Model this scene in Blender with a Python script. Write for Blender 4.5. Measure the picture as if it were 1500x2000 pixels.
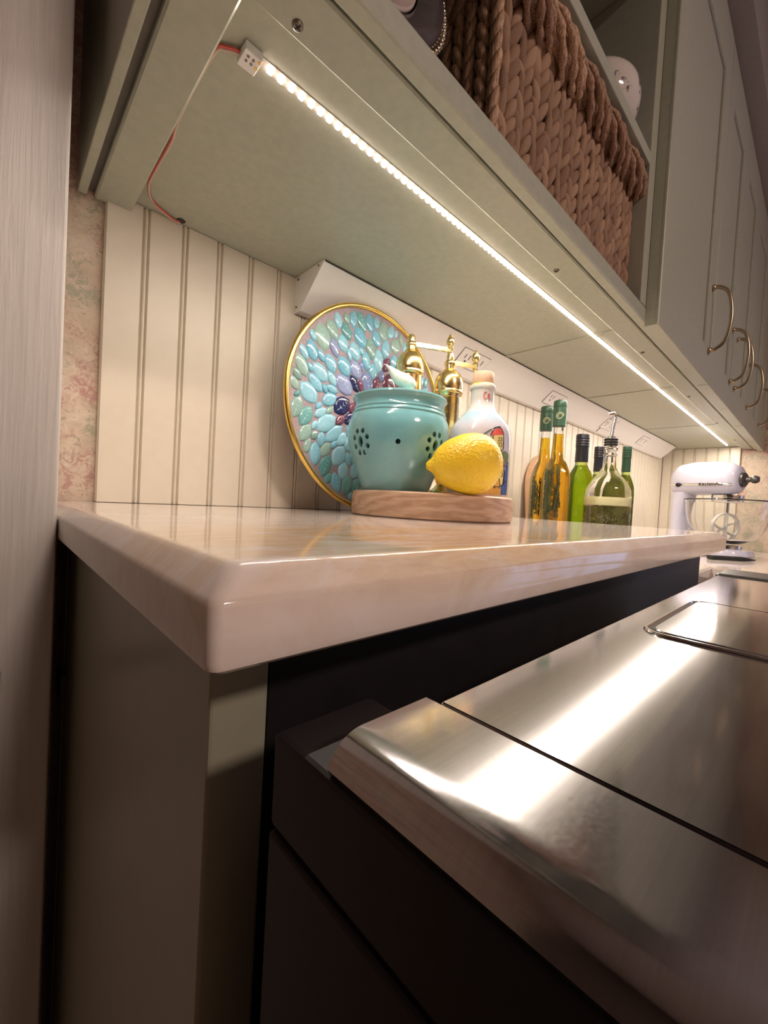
import bpy, bmesh, math, random
from math import sin, cos, pi, radians, sqrt, atan2, asin
from mathutils import Vector, Matrix
random.seed(7)
SC = bpy.context.scene
for _o in list(bpy.data.objects): bpy.data.objects.remove(_o)
COL = SC.collection

# ------------------------------------------------------------------ camera
RX = Vector((0.72699, -0.02277, -0.68627)); RY = Vector((-0.68434, 0.05811, -0.72689)); RZ = Vector((0.05643, 0.99805, 0.02657))
CAM_Z = 0.020
cam_data = bpy.data.cameras.new('camera')
cam_data.sensor_fit = 'HORIZONTAL'; cam_data.sensor_width = 36.0
cam_data.lens = 813.7 / 1500 * 36.0
cam_data.clip_start = 0.005; cam_data.clip_end = 50
cam = bpy.data.objects.new('camera', cam_data); COL.objects.link(cam)
cam.matrix_world = Matrix((RX, RY, RZ)).to_4x4()
cam.location = (0, 0, CAM_Z)
SC.camera = cam

# ------------------------------------------------------------------ world, light, exposure
SC.view_settings.view_transform = 'Standard'; SC.view_settings.look = 'None'
SC.view_settings.gamma = 1.0; SC.view_settings.use_curve_mapping = False
SC.view_settings.exposure = 0.42
wd = bpy.data.worlds.new('world'); SC.world = wd; wd.use_nodes = True
wd.node_tree.nodes['Background'].inputs[0].default_value = (0.9, 0.85, 0.8, 1)
wd.node_tree.nodes['Background'].inputs[1].default_value = 0.05
LED_STRENGTH = 680.0
CEIL_POWER = 27.0
WINDOW_STRENGTH = 0.8

# ------------------------------------------------------------------ node materials
def new_mat(name):
    m = bpy.data.materials.new(name); m.use_nodes = True
    nt = m.node_tree; b = nt.nodes['Principled BSDF']
    return m, nt, b
def sock(b, n, v):
    if n in b.inputs: b.inputs[n].default_value = v
def coords(nt, scale=(1, 1, 1), kind='Object', rot=(0, 0, 0)):
    tc = nt.nodes.new('ShaderNodeTexCoord'); mp = nt.nodes.new('ShaderNodeMapping')
    if kind == 'World':
        g = nt.nodes.new('ShaderNodeNewGeometry'); nt.links.new(g.outputs['Position'], mp.inputs['Vector'])
    else:
        nt.links.new(tc.outputs[kind], mp.inputs['Vector'])
    mp.inputs['Scale'].default_value = scale; mp.inputs['Rotation'].default_value = rot
    return mp.outputs['Vector']
def noise(nt, vec, scale=5, detail=4, rough=0.5, dist=0.0):
    n = nt.nodes.new('ShaderNodeTexNoise'); nt.links.new(vec, n.inputs['Vector'])
    n.inputs['Scale'].default_value = scale; n.inputs['Detail'].default_value = detail
    n.inputs['Roughness'].default_value = rough; n.inputs['Distortion'].default_value = dist
    return n.outputs['Fac']
def ramp(nt, fac, stops):
    r = nt.nodes.new('ShaderNodeValToRGB'); nt.links.new(fac, r.inputs['Fac'])
    cr = r.color_ramp
    while len(cr.elements) < len(stops): cr.elements.new(0.5)
    for e, (p, c) in zip(cr.elements, stops):
        e.position = p; e.color = (c[0], c[1], c[2], 1) if not isinstance(c, (int, float)) else (c, c, c, 1)
    return r.outputs['Color']
def mix(nt, fac, a, b, mode='MIX'):
    m = nt.nodes.new('ShaderNodeMix'); m.data_type = 'RGBA'; m.blend_type = mode
    if isinstance(fac, (int, float)): m.inputs[0].default_value = fac
    else: nt.links.new(fac, m.inputs[0])
    for s, v in ((m.inputs[6], a), (m.inputs[7], b)):
        if isinstance(v, tuple): s.default_value = (*v[:3], 1)
        else: nt.links.new(v, s)
    return m.outputs[2]
def bump(nt, b, h, strength=0.2, dist=0.001):
    n = nt.nodes.new('ShaderNodeBump'); n.inputs['Strength'].default_value = strength; n.inputs['Distance'].default_value = dist
    nt.links.new(h, n.inputs['Height']); nt.links.new(n.outputs['Normal'], b.inputs['Normal'])
def plain(name, col, rough=0.5, metal=0.0, spec=0.5, coat=0.0, grain=0.04, gscale=60, trans=0.0, ior=1.45, bmp=0.0):
    m, nt, b = new_mat(name)
    v = coords(nt); f = noise(nt, v, gscale, 3)
    lo = tuple(c * (1 - grain) for c in col); hi = tuple(min(1, c * (1 + grain)) for c in col)
    nt.links.new(ramp(nt, f, [(0.3, lo), (0.7, hi)]), b.inputs['Base Color'])
    sock(b, 'Roughness', rough); sock(b, 'Metallic', metal); sock(b, 'Specular IOR Level', spec)
    sock(b, 'Coat Weight', coat); sock(b, 'Coat Roughness', 0.08)
    sock(b, 'Transmission Weight', trans); sock(b, 'IOR', ior)
    if bmp: bump(nt, b, f, bmp)
    return m
def emit(name, col, strength):
    m, nt, b = new_mat(name)
    sock(b, 'Base Color', (*col, 1)); sock(b, 'Emission Color', (*col, 1)); sock(b, 'Emission Strength', strength)
    return m

M = {}
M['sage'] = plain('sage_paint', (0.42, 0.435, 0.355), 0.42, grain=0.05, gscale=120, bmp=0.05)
M['sage_shaded'] = plain('sage_paint_shaded', (0.13, 0.12, 0.105), 0.6, grain=0.08)  # same sage, darkened in colour to stand in for shade in recesses
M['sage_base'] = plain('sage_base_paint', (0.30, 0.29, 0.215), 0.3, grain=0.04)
M['cream'] = plain('cream_beadboard_paint', (0.72, 0.66, 0.55), 0.38, grain=0.02)
M['groove'] = plain('cream_groove_paint', (0.42, 0.36, 0.27), 0.6, grain=0.03)
M['white_gloss'] = plain('white_enamel', (0.86, 0.85, 0.84), 0.25, grain=0.01)
M['white_plastic'] = plain('white_plastic', (0.8, 0.79, 0.77), 0.4, grain=0.01)
M['dark_line'] = plain('dark_slot', (0.05, 0.045, 0.04), 0.7)
M['black_trim'] = plain('black_enamel', (0.010, 0.008, 0.008), 0.5, grain=0.2)
M['black_rubber'] = plain('black_rubber', (0.015, 0.015, 0.015), 0.6)
M['screw'] = plain('screw_steel', (0.22, 0.2, 0.17), 0.35, metal=0.8)
M['chrome'] = plain('chrome', (0.8, 0.8, 0.8), 0.08, metal=1.0, grain=0.01)
M['brass'] = plain('polished_brass', (0.90, 0.70, 0.32), 0.20, metal=1.0, grain=0.05, gscale=200)
M['pewter'] = plain('antique_brass', (0.5, 0.41, 0.29), 0.28, metal=1.0, grain=0.1)
M['gold'] = plain('gold_rim', (0.85, 0.58, 0.16), 0.22, metal=1.0, grain=0.05)
M['ceiling'] = plain('ceiling_paint', (0.78, 0.75, 0.72), 0.8)
M['floor'] = plain('floor_wood', (0.12, 0.07, 0.04), 0.45, grain=0.4, gscale=12)
M['soffit'] = plain('soffit_paint', (0.36, 0.32, 0.30), 0.6)
M['wall_dark'] = plain('darkened_room_wall', (0.10, 0.07, 0.055), 0.7)  # unseen wall darkened so the steel rail mirrors an unlit room
M['dark_wood'] = plain('dark_bronze', (0.03, 0.02, 0.016), 0.4)
M['wire_red'] = plain('red_wire', (0.62, 0.12, 0.10), 0.4)
M['wire_white'] = plain('pale_wire', (0.7, 0.5, 0.42), 0.4)
M['teal'] = plain('teal_glaze', (0.18, 0.42, 0.46), 0.14, grain=0.12, gscale=25, coat=0.5)
M['teal_in'] = plain('teal_glaze_inside', (0.03, 0.06, 0.05), 0.5)
M['mint'] = plain('mint_glaze', (0.72, 0.80, 0.68), 0.15, coat=0.5, grain=0.12, gscale=90)
M['cork'] = plain('pale_wood_stopper', (0.66, 0.44, 0.30), 0.6, grain=0.1)
M['mixer'] = plain('lavender_white_enamel', (0.66, 0.66, 0.80), 0.18, coat=0.6, grain=0.01)
M['glass'] = plain('clear_glass', (0.97, 0.98, 0.97), 0.0, trans=1.0, ior=1.45, grain=0.0)
M['glass_green'] = plain('green_glass', (0.60, 0.78, 0.25), 0.02, trans=1.0, ior=1.3, grain=0.0)
M['oil_gold'] = plain('golden_oil', (0.98, 0.66, 0.04), 0.02, trans=0.85, ior=1.2, grain=0.05)
M['oil_green'] = plain('green_oil', (0.50, 0.62, 0.05), 0.03, trans=0.8, ior=1.2, grain=0.1)
M['oil_olive'] = plain('murky_olive_oil', (0.34, 0.34, 0.12), 0.08, trans=0.6, ior=1.2, grain=0.2)
M['herb'] = plain('rosemary', (0.05, 0.06, 0.015), 0.7, grain=0.3)
M['herb_pale'] = plain('pale_garlic_herbs', (0.42, 0.45, 0.25), 0.6, grain=0.4, gscale=150)
M['cap_green'] = plain('green_foil', (0.035, 0.085, 0.05), 0.35, grain=0.1)
M['cap_black'] = plain('black_cap', (0.02, 0.02, 0.025), 0.35)
M['pale_print'] = plain('pale_gold_print', (0.65, 0.62, 0.35), 0.4)
M['beater'] = plain('white_coated_metal', (0.85, 0.83, 0.78), 0.35)
M['steel_dark'] = plain('dark_steel_gap', (0.10, 0.095, 0.09), 0.35, metal=0.6)

def mat_casing():
    m, nt, b = new_mat('grey_white_wood_grain_paint')
    v = coords(nt, (60, 60, 2.5)); f = noise(nt, v, 4, 5, 0.6, 0.4)
    nt.links.new(ramp(nt, f, [(0.3, (0.53, 0.50, 0.47)), (0.7, (0.60, 0.57, 0.53))]), b.inputs['Base Color'])
    sock(b, 'Roughness', 0.45); bump(nt, b, f, 0.35, 0.0012)
    return m
M['casing'] = mat_casing()

def mat_marble():
    m, nt, b = new_mat('cream_quartzite')
    v = coords(nt, (1, 1, 1), 'World', (0, 0, 0.5))
    f1 = noise(nt, coords(nt, (1.0, 3.2, 2.0), 'World', (0, 0, 0.55)), 9, 7, 0.62, 1.4)
    base = ramp(nt, f1, [(0.25, (0.72, 0.61, 0.56)), (0.42, (0.76, 0.67, 0.62)), (0.55, (0.80, 0.73, 0.70)), (0.8, (0.76, 0.66, 0.61))])
    f2 = noise(nt, coords(nt, (1.2, 3.5, 2.0), 'World', (0, 0, 0.35)), 5.2, 8, 0.68, 1.8)
    gold = ramp(nt, f2, [(0.38, 0.0), (0.50, 1.0)])
    f3 = noise(nt, coords(nt, (1, 6, 2), 'World', (0, 0, 0.3)), 22, 6, 0.7, 1.0)
    gcol = ramp(nt, f3, [(0.3, (0.52, 0.33, 0.15)), (0.6, (0.76, 0.55, 0.33))])
    gr = nt.nodes.new('ShaderNodeVectorMath'); gr.operation = 'DISTANCE'; gr.inputs[1].default_value = (0.19, 0.27, 0.0)
    nt.links.new(coords(nt, (1, 1.6, 8), 'World'), gr.inputs[0])
    mask = ramp(nt, gr.outputs['Value'], [(0.06, 1.0), (0.20, 0.15)])
    gm = nt.nodes.new('ShaderNodeMath'); gm.operation = 'MULTIPLY'; nt.links.new(gold, gm.inputs[0]); nt.links.new(mask, gm.inputs[1])
    c = mix(nt, gm.outputs[0], base, gcol)
    nt.links.new(c, b.inputs['Base Color'])
    sock(b, 'Roughness', 0.06); sock(b, 'Specular IOR Level', 0.6)
    sock(b, 'Subsurface Weight', 0.12); sock(b, 'Subsurface Radius', (0.02, 0.014, 0.01)); sock(b, 'Subsurface Scale', 0.3)
    return m
M['marble'] = mat_marble()

def mat_wallpaper():
    m, nt, b = new_mat('floral_wallpaper')
    v = coords(nt, (1, 1, 1), 'World')
    f1 = noise(nt, v, 38, 8, 0.75, 0.8)
    base = ramp(nt, f1, [(0.3, (0.50, 0.40, 0.31)), (0.5, (0.60, 0.49, 0.38)), (0.62, (0.66, 0.56, 0.45)), (0.7, (0.72, 0.66, 0.58))])
    big = noise(nt, v, 11, 3, 0.5, 0.6); fine = noise(nt, v, 95, 6, 0.8, 1.6)
    mul = nt.nodes.new('ShaderNodeMath'); mul.operation = 'MULTIPLY'
    nt.links.new(big, mul.inputs[0]); nt.links.new(fine, mul.inputs[1])
    pink = ramp(nt, mul.outputs[0], [(0.25, 0.0), (0.31, 1.0)])
    c = mix(nt, pink, base, (0.46, 0.26, 0.23))
    big2 = noise(nt, coords(nt, (1, 1, 1), 'World', (1, 0.6, 0)), 13, 3, 0.5, 0.6)
    mul2 = nt.nodes.new('ShaderNodeMath'); mul2.operation = 'MULTIPLY'
    nt.links.new(big2, mul2.inputs[0]); nt.links.new(fine, mul2.inputs[1])
    green = ramp(nt, mul2.outputs[0], [(0.29, 0.0), (0.34, 0.8)])
    c = mix(nt, green, c, (0.35, 0.36, 0.26))
    nt.links.new(c, b.inputs['Base Color']); sock(b, 'Roughness', 0.7)
    return m
M['wallpaper'] = mat_wallpaper()

def mat_steel(name, col, rough, aniso=0.0):
    m, nt, b = new_mat(name)
    f = noise(nt, coords(nt, (3, 400, 3), 'World'), 3, 3, 0.6)
    g = noise(nt, coords(nt, (1, 1, 1), 'World'), 900, 2, 0.5)
    c = ramp(nt, f, [(0.3, tuple(x * 0.95 for x in col)), (0.7, tuple(x * 1.05 for x in col))])
    nt.links.new(c, b.inputs['Base Color']); sock(b, 'Metallic', 1.0)
    r = ramp(nt, g, [(0.3, rough * 0.92), (0.7, rough * 1.1)]); nt.links.new(r, b.inputs['Roughness'])
    bump(nt, b, g, 0.02, 0.0001)
    return m
M['steel'] = mat_steel('brushed_steel', (0.52, 0.505, 0.52), 0.095)
M['steel_rail'] = mat_steel('brushed_steel_rail', (0.50, 0.485, 0.495), 0.12)
M['steel_black'] = plain('black_steel_front', (0.022, 0.018, 0.019), 0.5, spec=0.3)

def mat_olive():
    m, nt, b = new_mat('olive_wood')
    v = coords(nt, (3, 3, 14), 'Object', (0.25, 0.1, 0))
    w = nt.nodes.new('ShaderNodeTexWave'); w.wave_type = 'BANDS'; w.bands_direction = 'DIAGONAL'
    nt.links.new(v, w.inputs['Vector']); w.inputs['Scale'].default_value = 4; w.inputs['Distortion'].default_value = 9; w.inputs['Detail'].default_value = 4
    w.inputs['Detail Scale'].default_value = 1.3
    c = ramp(nt, w.outputs['Fac'], [(0.1, (0.38, 0.22, 0.14)), (0.45, (0.48, 0.30, 0.20)), (0.9, (0.54, 0.36, 0.25))])
    n = noise(nt, coords(nt, (8, 8, 60)), 6, 5, 0.6)
    nt.links.new(mix(nt, 0.35, c, ramp(nt, n, [(0.3, (0.35, 0.2, 0.12)), (0.7, (0.62, 0.44, 0.3))])), b.inputs['Base Color'])
    sock(b, 'Roughness', 0.42)
    return m
M['olive_wood'] = mat_olive()
def mat_board():
    m, nt, b = new_mat('pale_beech')
    n = noise(nt, coords(nt, (30, 30, 3)), 4, 4, 0.6)
    nt.links.new(ramp(nt, n, [(0.3, (0.62, 0.36, 0.2)), (0.7, (0.72, 0.46, 0.28))]), b.inputs['Base Color']); sock(b, 'Roughness', 0.4)
    return m
M['beech'] = mat_board()
def mat_lemon():
    m, nt, b = new_mat('lemon_peel')
    v = coords(nt); f = noise(nt, v, 18, 3, 0.5)
    nt.links.new(ramp(nt, f, [(0.3, (0.80, 0.50, 0.015)), (0.7, (0.88, 0.62, 0.03))]), b.inputs['Base Color'])
    vo = nt.nodes.new('ShaderNodeTexVoronoi'); nt.links.new(v, vo.inputs['Vector']); vo.inputs['Scale'].default_value = 330
    n2 = noise(nt, v, 260, 3, 0.6)
    add = nt.nodes.new('ShaderNodeMath'); add.operation = 'ADD'
    nt.links.new(vo.outputs['Distance'], add.inputs[0]); nt.links.new(n2, add.inputs[1])
    bump(nt, b, add.outputs[0], 0.6, 0.0012); sock(b, 'Roughness', 0.36)
    sock(b, 'Subsurface Weight', 0.15); sock(b, 'Subsurface Radius', (0.01, 0.006, 0.002)); sock(b, 'Subsurface Scale', 0.3)
    return m
M['lemon'] = mat_lemon()
def mat_basket():
    m, nt, b = new_mat('water_hyacinth')
    oi = nt.nodes.new('ShaderNodeObjectInfo')
    n = noise(nt, coords(nt, (500, 500, 60)), 1.2, 4, 0.6)
    a = ramp(nt, n, [(0.3, (0.16, 0.08, 0.045)), (0.5, (0.52, 0.32, 0.20)), (0.72, (0.82, 0.57, 0.38))])
    r = ramp(nt, oi.outputs['Random'], [(0.0, (0.60, 0.54, 0.52)), (1.0, (1.0, 1.0, 1.0))])
    nt.links.new(mix(nt, 1.0, a, r, 'MULTIPLY'), b.inputs['Base Color']); sock(b, 'Roughness', 0.55); bump(nt, b, n, 0.5, 0.001)
    return m
M['basket'] = mat_basket()
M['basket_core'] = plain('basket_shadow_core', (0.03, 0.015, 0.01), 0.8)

def leafmat(name, c1, c2):
    m, nt, b = new_mat(name)
    oi = nt.nodes.new('ShaderNodeObjectInfo')
    nt.links.new(ramp(nt, oi.outputs['Random'], [(0.0, c1), (1.0, c2)]), b.inputs['Base Color'])
    sock(b, 'Roughness', 0.12); sock(b, 'Coat Weight', 0.5)
    return m
M['leaf_aqua'] = leafmat('aqua_glaze', (0.16, 0.43, 0.58), (0.33, 0.61, 0.73))
M['leaf_peri'] = leafmat('periwinkle_glaze', (0.20, 0.25, 0.46), (0.33, 0.38, 0.60))
M['leaf_navy'] = leafmat('navy_glaze', (0.02, 0.025, 0.10), (0.04, 0.04, 0.16))
M['leaf_plum'] = leafmat('plum_glaze', (0.16, 0.05, 0.09), (0.24, 0.08, 0.12))
M['leaf_sage'] = leafmat('sage_glaze', (0.20, 0.34, 0.31), (0.34, 0.50, 0.44))
M['leaf_teal'] = leafmat('deep_teal_glaze', (0.10, 0.30, 0.31), (0.18, 0.42, 0.42))
M['leaf_vein'] = plain('pale_vein', (0.45, 0.66, 0.70), 0.3)
M['grout'] = plain('mauve_grout', (0.31, 0.235, 0.26), 0.45, grain=0.15, gscale=300)

def mat_bottle():
    m, nt, b = new_mat('hand_painted_ceramic')
    tc = nt.nodes.new('ShaderNodeTexCoord'); sp = nt.nodes.new('ShaderNodeSeparateXYZ')
    nt.links.new(tc.outputs['Object'], sp.inputs[0])
    n = noise(nt, tc.outputs['Object'], 45, 4, 0.6)
    mr = nt.nodes.new('ShaderNodeMapRange'); mr.inputs['From Min'].default_value = -0.09; mr.inputs['From Max'].default_value = 0.09
    nt.links.new(sp.outputs['Z'], mr.inputs['Value'])
    md = nt.nodes.new('ShaderNodeMath'); md.operation = 'MULTIPLY_ADD'; md.inputs[1].default_value = 0.07
    nt.links.new(n, md.inputs[0]); nt.links.new(mr.outputs[0], md.inputs[2])
    c = ramp(nt, md.outputs[0], [(0.0, (0.72, 0.50, 0.16)), (0.09, (0.72, 0.50, 0.16)), (0.13, (0.56, 0.52, 0.58)), (0.62, (0.60, 0.56, 0.62)), (0.72, (0.34, 0.52, 0.62)), (0.80, (0.62, 0.60, 0.58)), (0.955, (0.62, 0.60, 0.57)), (0.975, (0.78, 0.58, 0.05))])
    nt.links.new(c, b.inputs['Base Color']); sock(b, 'Roughness', 0.15); sock(b, 'Coat Weight', 0.4)
    return m
M['painted'] = mat_bottle()
for n, c in {'p_black': (0.02, 0.02, 0.02), 'p_yellow': (0.80, 0.70, 0.30), 'p_red': (0.68, 0.10, 0.09), 'p_green': (0.14, 0.20, 0.06), 'p_blue': (0.05, 0.09, 0.25), 'p_pink': (0.75, 0.55, 0.60), 'p_sky': (0.45, 0.62, 0.75), 'p_ochre': (0.65, 0.38, 0.10), 'p_white': (0.85, 0.85, 0.85)}.items():
    M[n] = plain('paint_' + n[2:], c, 0.2, grain=0.08)
def mat_vase():
    m, nt, b = new_mat('white_porcelain_with_flowers')
    v = coords(nt); f = noise(nt, v, 60, 5, 0.8, 1.0); g = noise(nt, v, 14, 2, 0.5)
    mu = nt.nodes.new('ShaderNodeMath'); mu.operation = 'MULTIPLY'; nt.links.new(f, mu.inputs[0]); nt.links.new(g, mu.inputs[1])
    nt.links.new(ramp(nt, mu.outputs[0], [(0.29, (0.72, 0.66, 0.62)), (0.33, (0.10, 0.08, 0.12))]), b.inputs['Base Color']); sock(b, 'Roughness', 0.08)
    return m
M['porcelain'] = mat_vase()

# ------------------------------------------------------------------ object helpers
def wloc(o):
    v = Vector((0, 0, 0))
    while o is not None: v += o.location; o = o.parent
    return v
def tag(o, label=None, cat=None, group=None, kind=None):
    if label: o['label'] = label
    if cat: o['category'] = cat
    if group: o['group'] = group
    if kind: o['kind'] = kind
    return o
def thing(name, label, cat, loc=(0, 0, 0), group=None):
    o = bpy.data.objects.new(name, None); COL.objects.link(o); o.location = loc; o.empty_display_size = 0.02
    return tag(o, label, cat, group)
def mk(name, verts, faces, mat, parent=None, smooth=False, label=None, kind=None, autosmooth=None):
    off = wloc(parent)
    vs = [Vector(v) - off for v in verts]
    lo = Vector([min(v[i] for v in vs) for i in range(3)]); hi = Vector([max(v[i] for v in vs) for i in range(3)])
    c = (lo + hi) / 2
    me = bpy.data.meshes.new(name); me.from_pydata([v - c for v in vs], [], faces); me.update()
    bmr = bmesh.new(); bmr.from_mesh(me); bmesh.ops.recalc_face_normals(bmr, faces=bmr.faces); bmr.to_mesh(me); bmr.free()
    if mat is not None: me.materials.append(M[mat] if isinstance(mat, str) else mat)
    if smooth:
        for p in me.polygons: p.use_smooth = True
        if autosmooth:
            try: me.set_sharp_from_angle(angle=radians(autosmooth))
            except Exception: pass
    o = bpy.data.objects.new(name, me); COL.objects.link(o); o.location = c; o.parent = parent
    return tag(o, label, kind=kind)
def from_bm(name, bm, mat, parent=None, smooth=False, label=None, kind=None, autosmooth=None):
    bm.verts.ensure_lookup_table(); bm.verts.index_update()
    vs = [v.co.copy() for v in bm.verts]; fs = [[v.index for v in f.verts] for f in bm.faces]
    bm.free()
    return mk(name, vs, fs, mat, parent, smooth, label, kind, autosmooth)
def inst(src, name, loc, parent, rot=(0, 0, 0), scale=(1, 1, 1)):
    """copy of a part sharing its mesh; loc in the parent's frame"""
    o = src.copy(); COL.objects.link(o); o.name = name; o.parent = parent
    o.location = loc; o.rotation_euler = rot; o.scale = scale
    return o
def box(name, b, mat, parent=None, bev=0.0, seg=2, label=None, kind=None):
    x0, x1, y0, y1, z0, z1 = b
    bm = bmesh.new(); bmesh.ops.create_cube(bm, size=1)
    for v in bm.verts:
        v.co = Vector(((x0 + x1) / 2 + v.co.x * (x1 - x0), (y0 + y1) / 2 + v.co.y * (y1 - y0), (z0 + z1) / 2 + v.co.z * (z1 - z0)))
    if bev > 0: bmesh.ops.bevel(bm, geom=bm.edges[:], offset=bev, segments=seg, affect='EDGES', profile=0.5)
    return from_bm(name, bm, mat, parent, bev > 0.0025 and seg > 2, label, kind, 12)
def lathe_data(prof, seg=48, c=(0, 0, 0), close=True):
    vs = []; fs = []; n = len(prof)
    for i, (r, z) in enumerate(prof):
        for k in range(seg):
            a = 2 * pi * k / seg; vs.append((c[0] + r * cos(a), c[1] + r * sin(a), c[2] + z))
    for i in range(n - 1):
        for k in range(seg):
            k2 = (k + 1) % seg; fs.append((i * seg + k, i * seg + k2, (i + 1) * seg + k2, (i + 1) * seg + k))
    if close:
        fs.append(tuple(reversed(range(seg)))); fs.append(tuple((n - 1) * seg + k for k in range(seg)))
    return vs, fs
def lathe(name, prof, mat, parent, c=(0, 0, 0), seg=48, close=True, auto=40, label=None):
    v, f = lathe_data(prof, seg, c, close)
    return mk(name, v, f, mat, parent, True, label, autosmooth=auto)
def smoothprof(pts, n=6):
    out = []
    P = [Vector((a, b)) for a, b in pts]
    for i in range(len(P) - 1):
        p0 = P[max(i - 1, 0)]; p1 = P[i]; p2 = P[i + 1]; p3 = P[min(i + 2, len(P) - 1)]
        for k in range(n):
            t = k / n
            q = 0.5 * ((2 * p1) + (-p0 + p2) * t + (2 * p0 - 5 * p1 + 4 * p2 - p3) * t * t + (-p0 + 3 * p1 - 3 * p2 + p3) * t ** 3)
            out.append((max(q.x, 0.0001), q.y))
    out.append(tuple(P[-1])); return out
def spline(pts, n=8):
    out = []; P = [Vector(p) for p in pts]
    for i in range(len(P) - 1):
        p0 = P[max(i - 1, 0)]; p1 = P[i]; p2 = P[i + 1]; p3 = P[min(i + 2, len(P) - 1)]
        for k in range(n):
            t = k / n
            out.append(0.5 * ((2 * p1) + (-p0 + p2) * t + (2 * p0 - 5 * p1 + 4 * p2 - p3) * t * t + (-p0 + 3 * p1 - 3 * p2 + p3) * t ** 3))
    out.append(P[-1]); return out
def tube_data(pts, r, seg=8, flat=None, base=0):
    pts = [Vector(p) for p in pts]; n = len(pts)
    rr = r if isinstance(r, (list, tuple)) else [r] * n
    vs = []; fs = []; up = None
    for i, p in enumerate(pts):
        t = (pts[min(i + 1, n - 1)] - pts[max(i - 1, 0)])
        t = t.normalized() if t.length > 1e-9 else Vector((0, 0, 1))
        if up is None: up = Vector((0, 0, 1)) if abs(t.z) < 0.9 else Vector((1, 0, 0))
        s = t.cross(up).normalized(); up = s.cross(t).normalized()
        for k in range(seg):
            a = 2 * pi * k / seg
            vs.append(p + s * (cos(a) * rr[i]) + up * (sin(a) * rr[i] * (flat or 1)))
    for i in range(n - 1):
        for k in range(seg):
            k2 = (k + 1) % seg; fs.append((base + i * seg + k, base + i * seg + k2, base + (i + 1) * seg + k2, base + (i + 1) * seg + k))
    fs.append(tuple(base + k for k in reversed(range(seg)))); fs.append(tuple(base + (n - 1) * seg + k for k in range(seg)))
    return vs, fs
def tube(name, pts, r, mat, parent, seg=8, flat=None, label=None):
    v, f = tube_data(pts, r, seg, flat)
    return mk(name, v, f, mat, parent, True, label, autosmooth=50)
def prism_x(name, poly, x0, x1, mat, parent=None, smooth=False, label=None, kind=None):
    """poly of (y, z) extruded along x"""
    n = len(poly); vs = [(x0, y, z) for y, z in poly] + [(x1, y, z) for y, z in poly]
    fs = [tuple(range(n)), tuple(reversed(range(n, 2 * n)))] + [(i, i + n, (i + 1) % n + n, (i + 1) % n) for i in range(n)]
    o = mk(name, vs, fs, mat, parent, smooth, label, kind, 30)
    bm = bmesh.new(); bm.from_mesh(o.data); bmesh.ops.recalc_face_normals(bm, faces=bm.faces); bm.to_mesh(o.data); bm.free()
    return o
def prism_y(name, poly, y0, y1, mat, parent=None, smooth=False, label=None, kind=None):
    n = len(poly); vs = [(x, y0, z) for x, z in poly] + [(x, y1, z) for x, z in poly]
    fs = [tuple(range(n)), tuple(reversed(range(n, 2 * n)))] + [(i, i + n, (i + 1) % n + n, (i + 1) % n) for i in range(n)]
    o = mk(name, vs, fs, mat, parent, smooth, label, kind, 30)
    bm = bmesh.new(); bm.from_mesh(o.data); bmesh.ops.recalc_face_normals(bm, faces=bm.faces); bm.to_mesh(o.data); bm.free()
    return o
def ellipsoid_data(c, r, seg=24, rings=14):
    vs = [(c[0], c[1], c[2] - r[2])]; fs = []
    for i in range(1, rings):
        ph = -pi / 2 + pi * i / rings
        for k in range(seg):
            a = 2 * pi * k / seg; vs.append((c[0] + r[0] * cos(ph) * cos(a), c[1] + r[1] * cos(ph) * sin(a), c[2] + r[2] * sin(ph)))
    vs.append((c[0], c[1], c[2] + r[2])); top = len(vs) - 1
    for k in range(seg):
        k2 = (k + 1) % seg; fs.append((0, 1 + k2, 1 + k)); fs.append((top, 1 + (rings - 2) * seg + k, 1 + (rings - 2) * seg + k2))
        for i in range(rings - 2): fs.append((1 + i * seg + k, 1 + i * seg + k2, 1 + (i + 1) * seg + k2, 1 + (i + 1) * seg + k))
    return vs, fs
def ellipsoid(name, c, r, mat, parent, seg=24, rings=14, label=None):
    v, f = ellipsoid_data(c, r, seg, rings); return mk(name, v, f, mat, parent, True, label)
def merge(parts):
    V = []; F = []
    for v, f in parts:
        b = len(V); V += [tuple(x) for x in v]; F += [tuple(i + b for i in q) for q in f]
    return V, F

# ================================================================== THE ROOM
FLOOR = -1.03; CEIL = 1.40; XR = 2.45; YW = 0.577
box('floor', (-1.8, 2.6, -2.7, 0.7, FLOOR - 0.05, FLOOR), 'floor', kind='structure')
box('ceiling', (-1.8, 2.6, -2.7, 0.7, CEIL, CEIL + 0.05), 'ceiling', kind='structure')
wall_back = box('wall_back', (-1.8, 2.6, 0.585, 0.7, FLOOR, CEIL), 'wallpaper', kind='structure')
box('wall_left', (-1.8, -1.7, -2.6, 0.585, FLOOR, CEIL), 'wall_dark', kind='structure')
box('wall_front', (-1.8, 2.6, -2.7, -2.6, FLOOR, CEIL), 'wallpaper', kind='structure')
# far (right hand) wall with a window opening y -1.75..-0.75, z -0.1..0.9
WY0, WY1, WZ0, WZ1 = -1.7, -0.62, -0.35, 0.85
def wall_right():
    bs = [(XR, XR + .12, -2.6, WY0, FLOOR, CEIL), (XR, XR + .12, WY1, 0.585, FLOOR, CEIL), (XR, XR + .12, WY0, WY1, FLOOR, WZ0), (XR, XR + .12, WY0, WY1, WZ1, CEIL)]
    P = []
    for x0, x1, y0, y1, z0, z1 in bs:
        vs = [(x, y, z) for x in (x0, x1) for y in (y0, y1) for z in (z0, z1)]
        P.append((vs, [(0, 1, 3, 2), (4, 6, 7, 5), (0, 4, 5, 1), (2, 3, 7, 6), (0, 2, 6, 4), (1, 5, 7, 3)]))
    v, f = merge(P); return mk('wall_right', v, f, 'wallpaper', kind='structure')
wall_r = wall_right()
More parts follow.
